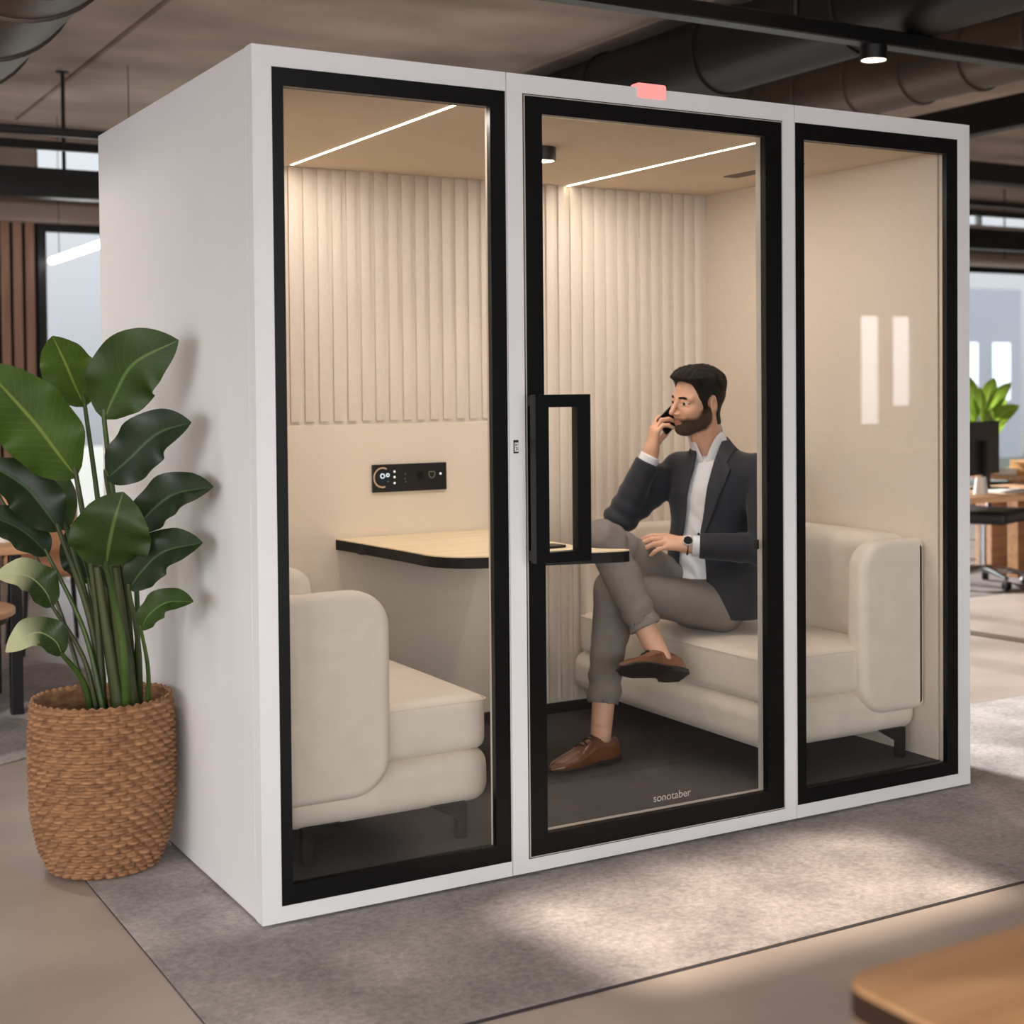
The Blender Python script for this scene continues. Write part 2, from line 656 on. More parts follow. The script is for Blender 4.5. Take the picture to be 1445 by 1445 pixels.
def beam(y, z0, z1, d, label, x0=-6.5, x1=12.5, m='blackmetal', name='ceiling_beam'):
    bm = B()
    box(bm, x0, x1, y - d / 2, y + d / 2, z0, z1, bev=0.006, seg=1)
    return put(name, bm, M[m], label=label, cat='beam', group='black beams and rails under the ceiling')


LB = beam(1.22, 2.885, 2.955, 0.09, 'black lamp beam in front of the black duct at the top right', 0.9, 12.5)
beam(4.02, 2.672, 2.712, 0.05, 'upper thin black rail at the left above the wooden slat wall', x1=12.5)
beam(4.60, 2.69, 2.735, 0.05, 'lower thin black rail at the left above the wooden slat wall', x1=12.5)
beam(6.0, 2.60, 2.78, 0.16, 'thick black beam above the wooden slat wall', x1=12.5)
beam(5.0, 3.02, 3.18, 0.16, 'black beam under the ceiling at the right, the highest of those right of the booth', x0=6.6)
put('ceiling_beam', box(B(), 5.9, 6.0, -1, 7.9, 3.0, 3.2, bev=0.006, seg=1), M['blackmetal'],
    label='black beam crossing the lamp beam at the top right edge', cat='beam', group='black beams and rails under the ceiling')
# silver pipes seen right of the booth
for (y, z, r, lb) in ((6.6, 2.86, 0.05, 'silver pipe under the ceiling at the right, upper one'),
                      (7.3, 2.62, 0.04, 'silver pipe under the ceiling at the right, lower one')):
    t = thing('pipe', lb, 'pipe', (9.5, y, z), 'silver pipes under the ceiling')
    put('tube', tube(B(), [(6.3, y, z), (12.8, y, z)], r, 16), M['alu'], t, smooth=True, auto=60)
    for x in (6.6, 8.6, 10.6, 12.5):
        put('hanger', tube(B(), [(x, y, z + r * 0.8), (x, y, CZ)], 0.008, 8), M['blackmetal'], t)
# hanging rods
for (x, y, z0, lb) in ((0.83, 6.0, 2.781, 'thin black rod hanging from the ceiling to the thick beam at the left'),
                       (2.80, 1.22, 2.956, 'black bracket rod between the ceiling and the lamp beam')):
    t = thing('hanging_rod', lb, 'rod', (x, y, z0), 'rods carrying the rails')
    put('rod', tube(B(), [(x, y, z0), (x, y, CZ - 0.01)], 0.012 if x < 1 else 0.02, 10), M['blackmetal'], t, smooth=True, auto=60)
    put('ceiling_plate', lathe(B(), [(0.04, 0), (0.04, 0.01)], (x, y, CZ - 0.01), 16), M['blackmetal'], t)
bm = B()
tube(bm, [(3.52, 2.6, 3.372), (3.52, 2.6, CZ - 0.002)], 0.03, 12)
put('duct_hanger', bm, M['blackmetal'], label='short black hanger above the black duct', cat='hanger')

# downlight on the beam
t = thing('downlight', 'lit black cylinder lamp under the black beam at the top right', 'lamp', (3.24, 1.22, 2.822))
put('housing', lathe(B(), [(0.0, 0.062), (0.060, 0.062), (0.060, 0.0), (0.053, 0.0), (0.053, 0.006), (0, 0.006)], (3.24, 1.22, 2.822), 32, cap=False),
    M['blackmetal'], t, smooth=True, auto=40)
put('diffuser', lathe(B(), [(0, 0.004), (0.053, 0.004)], (3.24, 1.22, 2.822), 32, cap=False), M['oled'], t, label='glowing lamp disc')
light('downlight_beam', 'SPOT', (3.24, 1.22, 2.81), 40, (1, 0.82, 0.6), aim=(3.24, 1.22, 0), spot_size=2.2, spot_blend=0.6, shadow_soft_size=0.05)

# tube lamp before the glazing at the left
def on_z(u, v, z):
    r = ray(u, v)
    return Vector(CAM_C + r * ((z - CAM_C[2]) / r[2]))


a = on_z(70, 368, 2.36)
b = on_z(205, 325, 2.36)
a.x = b.x = (a.x * 0.6 + b.x * 0.4)
t = thing('pendant_lamp', 'white glowing tube lamp hanging before the glazing at the left', 'lamp', a)
put('tube', tube(B(), [a, b], 0.027, 16), M['pend'], t, smooth=True, auto=60)
for p in (a.lerp(b, 0.1), a.lerp(b, 0.9)):
    put('cable', tube(B(), [p, (p.x, p.y, CZ - 0.005)], 0.003, 6), M['blackmetal'], t)

# added unseen spotlight before the booth: snoot cuts the light patch on the rug
sp0 = Vector((1.28, -2.05, 3.2))
t = thing('added_rug_spot', 'added unseen spotlight with a square snoot that lights the rug patch', 'lamp', sp0)
aim = Vector((1.25, -0.53, 0))
q = (aim - sp0).to_track_quat('-Z', 'Y')
bm = B()
hw, hh, ln = 0.062, 0.030, 0.35
for (x0, x1, y0, y1) in ((-hw - 0.09, -hw, -hh - 0.09, hh + 0.09), (hw, hw + 0.09, -hh - 0.09, hh + 0.09),
                         (-hw, hw, -hh - 0.09, -hh), (-hw, hw, hh, hh + 0.09)):
    box(bm, x0, x1, y0, y1, -ln, 0.06)
box(bm, -hw - 0.09, hw + 0.09, -hh - 0.09, hh + 0.09, 0.06, 0.07)
bmesh.ops.transform(bm, matrix=Matrix.Translation(sp0) @ q.to_matrix().to_4x4(), verts=bm.verts)
put('snoot', bm, M['blackmetal'], t)
put('stem', tube(B(), [sp0 + Vector((0, 0, 0.09)), (sp0.x, sp0.y, CZ - 0.005)], 0.015, 10), M['blackmetal'], t)
light('added_rug_beam', 'SPOT', sp0, SPOT_E, (1, 0.84, 0.68), aim=aim, spot_size=1.0, spot_blend=0.5, shadow_soft_size=0.012)

# added downlights beyond the frame, brightening the floor left of the booth
for k, (x, y, e, lb) in enumerate(((-1.05, 1.75, LAMP_E, 'added unseen ceiling lamp above the floor left of the booth'), (-2.2, -0.6, LAMP_E * 0.5, 'added unseen ceiling lamp above the walkway left of the rug'))):
    t = thing('added_ceiling_lamp', lb, 'lamp', (x, y, CZ - 0.08), 'added ceiling lamps')
    put('housing', lathe(B(), [(0, 0.079), (0.09, 0.079), (0.09, 0.0), (0.08, 0.0), (0.08, 0.006), (0, 0.006)], (x, y, CZ - 0.08), 32, cap=False), M['blackmetal'], t, smooth=True, auto=40)
    put('diffuser', lathe(B(), [(0, 0.004), (0.079, 0.004)], (x, y, CZ - 0.08), 32, cap=False), M['oled'], t)
    light('added_lamp_beam', 'SPOT', (x, y, CZ - 0.1), e, (1, 0.90, 0.80), aim=(x, y, 0), spot_size=2.2, spot_blend=0.9, shadow_soft_size=0.09)

# ------------------------------------------------------------------ rugs
mr_ = mat('grey_wool_rug', 'c6bebc', 0.97, color2='989190', scale=3.0, bump=0.0, detail=12)
N, L = nodes(mr_)
pb = N['Principled BSDF']
tcn = [n for n in N if n.type == 'TEX_COORD'][0]
n1 = N.new('ShaderNodeTexNoise')
n1.inputs['Scale'].default_value = 48
n1.inputs['Detail'].default_value = 8
n1.inputs['Roughness'].default_value = 0.85
L.new(tcn.outputs['Object'], n1.inputs['Vector'])
old = pb.inputs['Base Color'].links[0].from_socket
mx = N.new('ShaderNodeMix')
mx.data_type = 'RGBA'
mx.blend_type = 'OVERLAY'
mx.inputs[0].default_value = 1.0
L.new(old, mx.inputs[6])
L.new(n1.outputs['Fac'], mx.inputs[7])
L.new(mx.outputs[2], pb.inputs['Base Color'])
bp = N.new('ShaderNodeBump')
bp.inputs['Strength'].default_value = 0.9
bp.inputs['Distance'].default_value = 0.006
L.new(n1.outputs['Fac'], bp.inputs['Height'])
L.new(bp.outputs['Normal'], pb.inputs['Normal'])
M['rug'] = mr_
M['rugedge'] = mat('dark_rug_binding', '3a3536', 0.95, var=0.1, scale=80)
t = thing('rug', 'large grey rug under the glass booth', 'rug', (1.6, 0.5, FZ))
put('pile', box(B(), -0.3015, 4.197, -0.789, 0.945, FZ, 0.0, bev=0.0015, seg=1), M['rug'], t)
bm = B()
prism(bm, [(p[0], p[1]) for p in rrect(-0.303, 4.208, -0.80, 0.95, 0.001)], 2, FZ, -0.0008, 0.001, 2)
put('binding', bm, M['rugedge'], t)
bm = B()
prism(bm, [(-0.88 + 1.42 * math.cos(2 * PI * k / 72), 3.45 + 1.42 * math.sin(2 * PI * k / 72)) for k in range(72)], 2, FZ, 0.006, 0.005, 3)
put('rug', bm, M['rug'], label='round light grey rug at the left, behind the potted plant', cat='rug', smooth=True, auto=50, loc=(-0.88, 3.45, FZ))
bm = box(B(), 4.6, 12.6, 3.26, 7.7, FZ, -0.002)
put('carpet', bm, mat('taupe_carpet_tiles', '857b78', 0.97, color2='6f6664', scale=5, bump=0.5, bscale=300),
    label='taupe carpet under the desks at the right, beyond the bright floor', cat='carpet')
# ------------------------------------------------------------------ the glass booth
W, D, H = 2.565, 1.634, 2.30
pod = thing('office_booth', 'white three-bay meeting booth with black framed glass front and door', 'booth', (W / 2, D / 2, 0))
ZB = 0.008
put('foot_plinth', box(B(), 0.03, W - 0.03, 0.03, D - 0.03, 0.0, ZB + 0.01), M['blackmetal'], pod)
put('side_panel', box(B(), 0, 0.08, 0.05, D, ZB, H, bev=0.004), M['white'], pod, label='white left outer side of the booth')
put('side_panel', box(B(), W - 0.08, W, 0.05, D, ZB, H, bev=0.004), M['white'], pod, label='white right outer side of the booth')
put('roof_panel', box(B(), 0.0801, W - 0.0801, 0.05, D, 2.225, H), M['white'], pod)
put('back_panel', box(B(), 0.0801, W - 0.0801, 1.46, D, ZB, 2.2249), M['white'], pod)
put('floor_carpet', box(B(), 0.0801, W - 0.0801, 0.05, 1.4599, ZB, 0.095), M['carpet'], pod, label='grey carpet inside the booth')
put('lining', box(B(), 0.0802, 0.10, 0.05, 1.4598, 0.0951, 2.2248), M['lining'], pod, label='plain beige inner wall on the left')
put('lining', box(B(), 2.46, W - 0.0802, 0.05, 1.4598, 0.0951, 2.2248), M['lining'], pod, label='plain beige inner wall on the right')
put('ceiling_lining', box(B(), 0.1001, 2.4599, 0.05, 1.4597, 2.205, 2.2247), M['podceil'], pod, label='beige inner ceiling')
# back wall of the inside: smooth panel low on the left, raised vertical slats elsewhere
put('skirting', box(B(), 0.1001, 2.4599, 1.408, 1.4595, 0.0951, 0.139), M['blackmetal'], pod, label='black recessed skirting')
XS = 1.50
put('wall_panel', box(B(), 0.1001, XS, 1.400, 1.4595, 0.1392, 1.272, bev=0.003), M['lining'], pod, label='smooth beige panel above and below the table')


def slats(x0, x1, z0, z1):
    bm = B()
    box(bm, x0, x1, 1.407, 1.4595, z0, z1)
    p, w = 0.0555, 0.0365
    x = x0 + 0.010
    while x + w < x1 + 0.001:
        box(bm, x, x + w, 1.396, 1.4072, z0 + 0.012, z1, bev=0.0035, seg=2)
        x += p
    return bm


put('acoustic_panel', slats(0.1001, XS, 1.2725, 2.2049), M['slat'], pod, label='beige slatted acoustic panel on the upper left', smooth=True, auto=35)
put('acoustic_panel', slats(XS + 0.001, 2.4598, 0.1393, 2.2049), M['slat'], pod, label='beige slatted acoustic panel of full height behind the man', smooth=True, auto=35)
# white front frames of the three bays
for (a, b, w, lb) in ((0.0, 0.7425, [0.053, 0.002, 0.050, 0.053], 'white front frame of the left bay'),
                      (0.7447, 1.7868, [0.0515, 0.0478, 0.047, 0.054], 'white front frame around the door'),
                      (1.789, W, [0.002, 0.057, 0.050, 0.054], 'white front frame of the right bay')):
    bm = frame(B(), a, b, ZB, H, [w[0], w[1], w[2] - ZB, w[3]], 0.0, 0.0499)
    put('front_frame', bm, M['white'], pod, label=lb)
put('joint_strip', box(B(), 0.7424, 0.7448, 0.004, 0.049, ZB, H - 0.002), M['blackmetal'], pod)
put('joint_strip', box(B(), 1.7867, 1.7891, 0.004, 0.049, ZB, H - 0.002), M['blackmetal'], pod)


def bay(name, x0, x1, z0, z1, ix0, ix1, iz0, iz1, lb, par, y0=0.001):
    f = put(name, frame(B(), x0, x1, z0, z1, [ix0 - x0, x1 - ix1, iz0 - z0, z1 - iz1], y0, 0.022), M['black'], par, label=lb)
    put('glass_pane', box(B(), ix0 - 0.008, ix1 + 0.008, 0.009, 0.016, iz0 - 0.008, iz1 + 0.008), M['glass'], f)
    a, b, c, d = ix0 - x0 - 0.010, x1 - ix1 - 0.006, iz0 - z0 - 0.007, z1 - iz1 - 0.008
    X0, X1, Z0, Z1 = x0 + 0.006, x1 - 0.002, z0 + 0.004, z1 - 0.004
    if name == 'door':
        put('inner_frame', frame(B(), X0, X1, Z0, Z1, [a, b, c, d], 0.0225, 0.052), M['alu'], f, label='pale inner face of the frame')
    else:
        bm = box(B(), X0, X1, 0.0225, 0.052, Z0, Z0 + c - 0.006)
        box(bm, X0, X1, 0.0225, 0.052, Z1 - d, Z1)
        box(bm, X0, X0 + a, 0.0225, 0.052, Z0 + c - 0.006, Z1 - d)
        put('inner_frame', bm, M['leg'], f)
        put('inner_jamb', box(B(), X1 - b, X1, 0.0225, 0.040, Z0 + c - 0.006, Z1 - d), M['lining'], f, label='beige inner face of the right jamb')
    return f


bay('window_frame', 0.0532, 0.7402, 0.0502, 2.2468, 0.085, 0.692, 0.1015, 2.199, 'black frame of the left glass bay', pod)
bay('window_frame', 1.7912, 2.5078, 0.0502, 2.2458, 1.829, 2.457, 0.0985, 2.193, 'black frame of the right glass bay', pod)
put('door_seal', frame(B(), 0.7964, 1.7388, 0.0472, 2.2458, 0.0025, -0.0005, 0.03), M['blackmetal'], pod)
door = bay('door', 0.8025, 1.7325, 0.0535, 2.2395, 0.858, 1.668, 0.1135, 2.191, 'black framed glass door', pod, -0.004)
put('edge_line', frame(B(), 0.7992, 1.736, 0.0502, 2.2428, 0.003, -0.003, 0.03), M['alu'], door, label='thin pale line around the door')
bm = B()
hx0, hx1, hz0, hz1 = 0.790, 0.972, 0.908, 1.387
frame(bm, hx0, hx1, hz0, hz1, [0.043, 0.044, 0.030, 0.036], -0.072, -0.040)
for z in (0.925, 1.368):
    box(bm, hx0 + 0.012, hx0 + 0.042, -0.0402, -0.0045, z - 0.014, z + 0.014)
put('handle', bm, M['black'], door, label='big black rectangular pull handle')
put('latch_plate', box(B(), 1.6545, 1.6615, 0.030, 0.046, 0.885, 0.915), M['blackmetal'], door)
# faint lettering on the door glass
cu = bpy.data.curves.new('lettering', 'FONT')
cu.body = 'sonotaber'
cu.size = 0.034
cu.extrude = 0.0002
to = bpy.data.objects.new('tmp_text', cu)
COL.objects.link(to)
dg = bpy.context.evaluated_depsgraph_get()
me = bpy.data.meshes.new_from_object(to.evaluated_get(dg))
bpy.data.objects.remove(to)
bm = B()
bm.from_mesh(me)
bpy.data.meshes.remove(me)
bmesh.ops.transform(bm, matrix=Matrix.Translation((1.235, 0.0087, 0.143)) @ Matrix.Rotation(PI / 2, 4, 'X'), verts=bm.verts)
put('lettering', bm, mat('frosted_letters', 'b9b2ac', 0.6), door, label='faint pale lettering low on the door glass')
# small sticker between left bay and door
st = put('sticker', box(B(), 0.7575, 0.7735, -0.0012, 0.0005, 1.220, 1.258), M['blackmetal'], pod)
bm = box(B(), 0.7605, 0.7725, -0.0018, -0.0011, 1.2245, 1.2505)
put('sticker_face', bm, M['white'], st)
bm = B()
for (a, b, c, d) in ((0.763, 0.766, 1.241, 1.247), (0.768, 0.770, 1.243, 1.247), (0.763, 0.770, 1.236, 1.2375), (0.764, 0.771, 1.230, 1.233), (0.763, 0.766, 1.226, 1.2275)):
    box(bm, a, b, -0.0022, -0.0017, c, d)
put('sticker_print', bm, M['blackmetal'], st)
# lights inside
put('light_strip', box(B(), 0.606, 0.615, 0.06, 1.36, 2.2035, 2.2055), M['led'], pod, label='glowing ceiling strip in the left bay')
put('light_strip', box(B(), 1.772, 1.781, 0.10, 1.394, 2.2035, 2.2055), M['led'], pod, label='glowing ceiling strip near the man')
dl = put('downlight', lathe(B(), [(0, 0.046), (0.046, 0.046), (0.046, 0.0), (0.040, 0.0), (0.040, 0.004), (0, 0.004)], (1.205, 0.60, 2.1588), 32, cap=False),
         M['blackmetal'], pod, smooth=True, auto=40, label='round black ceiling lamp')
put('diffuser', lathe(B(), [(0, 0.0), (0.0395, 0.0)], (1.205, 0.60, 2.1605), 32, cap=False), M['lamp'], dl)
light('booth_lamp', 'SPOT', (1.205, 0.60, 2.15), DL_E, (1, 0.90, 0.82), aim=(1.205, 0.60, 0), spot_size=2.3, spot_blend=0.5, shadow_soft_size=0.04)
light('strip_glow', 'AREA', (0.61, 0.66, 2.2), STRIP_E, (1, 0.90, 0.82), aim=(0.61, 0.66, 0), shape='RECTANGLE', size=0.012, size_y=1.15)
light('strip_glow', 'AREA', (1.777, 0.66, 2.2), STRIP_E, (1, 0.90, 0.82), aim=(1.777, 0.66, 0), shape='RECTANGLE', size=0.012, size_y=1.1)
bm = box(B(), 2.165, 2.225, 0.47, 0.88, 2.2015, 2.2055)
for k in range(5):
    box(bm, 2.172 + k * 0.011, 2.178 + k * 0.011, 0.48, 0.87, 2.2005, 2.2016)
put('air_vent', bm, mat('grey_vent', '6f645a', 0.6), pod, label='slim grey ceiling vent')
put('status_lamp', box(B(), 1.188, 1.293, -0.006, 0.04, 2.270, 2.315, bev=0.008, seg=3), M['red'], pod, smooth=True, auto=40,
    label='glowing red lamp on the top edge above the door')

# ------------------------------------------------------------------ control panel on the inner back wall
cp = thing('control_panel', 'black control panel with dial and sockets on the beige wall above the table', 'control panel', (1.073, 1.398, 1.068))
PX0, PZ1, PS = 0.921, 1.121, 0.305 / 1215
M['panel'] = mat('black_panel', '141211', 0.35, var=0.1)
put('housing', box(B(), 0.921, 1.226, 1.390, 1.3999, 1.017, 1.121, bev=0.002), M['panel'], cp)


def pp(u, v):
    return PX0 + (u - 105) * PS, PZ1 - (v - 145) * PS


def disc(u, v, r, m, name, par, y=1.390, th=0.0015, n=24, inner=None):
    x, z = pp(u, v)
    r *= PS
    bm = B()
    if inner:
        ri = inner * PS
        for y_ in (y - th,):
            a = [bm.verts.new((x + r * math.cos(2 * PI * k / n), y_, z + r * math.sin(2 * PI * k / n))) for k in range(n)]
            b = [bm.verts.new((x + ri * math.cos(2 * PI * k / n), y_, z + ri * math.sin(2 * PI * k / n))) for k in range(n)]
            c = [bm.verts.new((q.co.x, y, q.co.z)) for q in a]
            for k in range(n):
                l = (k + 1) % n
                bm.faces.new((a[k], a[l], b[l], b[k]))
                bm.faces.new((a[k], c[k], c[l], a[l]))
    else:
        prism(bm, [(x + r * math.cos(2 * PI * k / n), z + r * math.sin(2 * PI * k / n)) for k in range(n)], 1, y, y - th)
    return put(name, bm, m, par)


M['dial'] = mat('dark_blue_dial', '22303c', 0.2)
M['icon'] = emit('lit_icon', (0.9, 0.95, 1.0), 0.9)
M['iconw'] = emit('lit_button', (1.0, 0.97, 0.93), 1.0)
M['dim'] = mat('grey_print', '77726d', 0.5)
x, z = pp(262, 340)
arcp = [(x + 0.034 * math.cos(math.radians(a)), 1.389, z + 0.036 * math.sin(math.radians(a))) for a in range(62, 290, 9)]
put('dial_ring', tube(B(), arcp, 0.0028, 8), emit('amber_ring', (0.80, 0.50, 0.30), 0.7), cp, smooth=True)
sc_ = disc(268, 345, 78, M['dial'], 'dial', cp)
disc(260, 316, 40, M['icon'], 'dial_icon', sc_, y=1.3885, inner=22)
disc(345, 306, 31, M['icon'], 'dial_icon', sc_, y=1.3885, inner=12)
disc(350, 400, 12, M['dim'], 'dial_icon', sc_, y=1.3885)
for v in (257, 340, 428):
    disc(457, v, 17, M['iconw'], 'button', cp)
for (u, v) in ((632, 300), (640, 415), (626, 368)):
    disc(u, v, 12, M['dim'], 'indicator', cp)
disc(870, 330, 82, M['blackmetal'], 'socket', cp)
disc(872, 330, 55, M['black'], 'socket_hole', cp, y=1.3887)
x, z = pp(1072, 325)
sh = [(-.012, .011), (.012, .011), (.0125, .0), (.009, -.008), (0, -.014), (-.009, -.008), (-.0125, 0)]
put('port', tube(B(), [(x + a, 1.3895, z + b) for a, b in sh + sh[:1]], 0.0018, 6), M['dim'], cp)
disc(1215, 315, 18, M['iconw'], 'indicator', cp)

# ------------------------------------------------------------------ table
TZ = 0.855
tb = thing('meeting_table', 'pale oak table top with black edge fixed to the inner back wall of the booth', 'table', (1.18, 1.0, TZ - 0.04))
prof = [(0.79, 1.3955)] + arc(0.83, 1.15, 0.04, 180, 180, 1)[:1]
prof = [(0.775, 1.3955), (0.800, 1.15), (0.822, 0.92)] + arc(1.03, 0.775, 0.20, 185, 262, 12) + [
    (1.12, 0.556), (1.22, 0.528), (1.31, 0.502), (1.39, 0.480), (1.435, 0.472), (1.460, 0.476), (1.468, 0.490), (1.458, 0.508),
    (1.428, 0.535), (1.398, 0.565), (1.380, 0.61), (1.374, 0.68), (1.378, 0.9), (1.39, 1.15), (1.40, 1.3955)]
bm = B()
prism(bm, prof, 2, TZ - 0.004, TZ)
put('tabletop', bm, M['tabletop'], tb)
put('edge_band', prism(B(), prof, 2, TZ - 0.040, TZ - 0.0041), M['leg'], tb, label='black table edge')
put('wall_rail', box(B(), 0.86, 1.32, 1.355, 1.3955, TZ - 0.062, TZ - 0.0405), M['leg'], tb)
a = on_z(774, 771.5, TZ + 0.004)
sp_ = thing('smartphone', 'black phone lying on the oak table behind the door handle', 'phone', (a.x, a.y, TZ))
bm = B()
prism(bm, rrect(-0.075, 0.075, -0.036, 0.036, 0.008), 2, 0.0003, 0.009, 0.002, 2)
bmesh.ops.transform(bm, matrix=Matrix.Translation((a.x - 0.02, a.y, TZ)) @ Matrix.Rotation(0.15, 4, 'Z'), verts=bm.verts)
put('case', bm, M['panel'], sp_, smooth=True, auto=40)
bm = box(B(), -0.07, 0.07, -0.032, 0.032, 0.0088, 0.0095)
bmesh.ops.transform(bm, matrix=Matrix.Translation((a.x - 0.02, a.y, TZ)) @ Matrix.Rotation(0.15, 4, 'Z'), verts=bm.verts)
put('screen', bm, M['black'], sp_)


# ------------------------------------------------------------------ the two booth sofas
def sofa(sx, x_wall, d, arm, label):
    FZ_ = 0.095
    t = thing('booth_sofa', label, 'sofa', (x_wall + sx * d / 2, 0.75, FZ_), 'cream sofas inside the booth')

    def X(u0, u1):
        a, b = x_wall + sx * u0, x_wall + sx * u1
        return (min(a, b), max(a, b))
    S = M['sofa']
    bs = put('base', rbox(B(), *X(0.0, d + 0.012), 0.135, 1.375, 0.190, 0.352, 0.055, puff=(0.006, 0.004, 0.0)), S, t, smooth=True)
    sc = put('seat_cushion', rbox(B(), *X(0.02, d), 0.138, 1.318, 0.346, 0.510, 0.034, 14, puff=(0.006, 0.003, 0.010)), S, t, smooth=True)
    # piping around the top rim of the seat cushion
    xa, xb = X(0.02, d)
    loop = [(p[0], p[1], 0.494) for p in rrect(xa - 0.002, xb + 0.002, 0.136, 1.320, 0.03)]
    put('piping', tube(B(), loop + loop[:1], 0.0028, 6), M['sofa'], sc, smooth=True)
    bm = rbox(B(), *X(0.002, 0.125 if sx > 0 else 0.165), 0.165 if sx < 0 else 0.196, 1.312 if sx < 0 else 1.388, 0.500, 0.905 if sx > 0 else 0.876, 0.05, 12, puff=(0.012, 0.0, 0.006))
    for v in bm.verts:
        v.co.x += sx * (0.02 - 0.05 * (v.co.z - 0.5)) * (1 if (v.co.x - x_wall) * sx > 0.08 else 0)
    put('backrest', bm, S, t, smooth=True)
    rs = [0.02, 0.115, 0.105, 0.02] if sx > 0 else [0.115, 0.02, 0.02, 0.105]
    put('armrest', prism(B(), rrect(*X(-0.023 if sx > 0 else 0.0, arm), 0.268, 0.845 if sx > 0 else 0.866, rs, 10), 1, 0.100, 0.195, 0.03, 6), S, t, smooth=True, auto=60,
        label='cream armrest nearest the glass')
    if sx < 0:
        put('armrest', prism(B(), rrect(*X(0.0, 0.645), 0.268, 0.845, rs, 10), 1, 1.322, 1.394, 0.025, 6), S, t, smooth=True, auto=60,
        label='cream armrest at the back wall')
    for u in (0.075, d - 0.085):
        for y, s in ((0.155, 1), (1.33, -1)):
            bm = B()
            a, b = X(u - 0.014, u + 0.014)
            box(bm, a, b, y - 0.014, y + 0.014, FZ_, 0.200)
            put('leg', bm, M['leg'], t)
            bm = B()
            inn = sx * (1 if u < d / 2 else -1)
            xc = x_wall + sx * u
            prism(bm, [(xc, 0.200), (xc + inn * 0.10, 0.200), (xc + inn * 0.012, 0.150), (xc, 0.150)], 1, y - 0.012, y + 0.012)
            put('leg_bracket', bm, M['leg'], t)
    return t


sofa(1, 0.105, 0.635, 0.315, 'cream sofa in the left bay of the booth, seat empty')
sofa(-1, 2.455, 0.685, 0.292, 'cream sofa in the right bay of the booth, where the man sits')
# ------------------------------------------------------------------ the man: surfaces grown from distance fields
def vec(p):
    return np.array(p, np.float32)


class Grid:
    def __init__(s, lo, hi, h):
        s.lo = np.array(lo, float)
        s.h = h
        s.n = np.ceil((np.array(hi, float) - s.lo) / h).astype(int) + 1
        ax = [(s.lo[i] + h * np.arange(s.n[i])).astype(np.float32) for i in range(3)]
        s.X, s.Y, s.Z = np.meshgrid(*ax, indexing='ij')

    def sph(s, c, r):
        return np.sqrt((s.X - c[0]) ** 2 + (s.Y - c[1]) ** 2 + (s.Z - c[2]) ** 2) - r

    def cap(s, a, b, ra, rb=None):
        rb = ra if rb is None else rb
        a, b = vec(a), vec(b)
        d = b - a
        px, py, pz = s.X - a[0], s.Y - a[1], s.Z - a[2]
        t = np.clip((px * d[0] + py * d[1] + pz * d[2]) / float(d @ d), 0, 1)
        return np.sqrt((px - t * d[0]) ** 2 + (py - t * d[1]) ** 2 + (pz - t * d[2]) ** 2) - (ra + (rb - ra) * t)

    def ell(s, c, r, R=None):
        x, y, z = s.X - c[0], s.Y - c[1], s.Z - c[2]
        if R is not None:
            R = np.array(R, np.float32)
            x, y, z = (R[i, 0] * x + R[i, 1] * y + R[i, 2] * z for i in range(3))
        k0 = np.sqrt((x / r[0]) ** 2 + (y / r[1]) ** 2 + (z / r[2]) ** 2)
        k1 = np.sqrt((x / r[0] ** 2) ** 2 + (y / r[1] ** 2) ** 2 + (z / r[2] ** 2) ** 2)
        return k0 * (k0 - 1) / np.maximum(k1, 1e-6)

    def half(s, p, n):
        """inside where (x-p).n < 0"""
        n = np.array(n, float)
        n = n / np.linalg.norm(n)
        return (s.X - p[0]) * n[0] + (s.Y - p[1]) * n[1] + (s.Z - p[2]) * n[2]


def smin(a, b, k):
    h = np.clip(0.5 + 0.5 * (b - a) / k, 0, 1)
    return b + (a - b) * h - k * h * (1 - h)


def smax(a, b, k):
    return -smin(-a, -b, k)


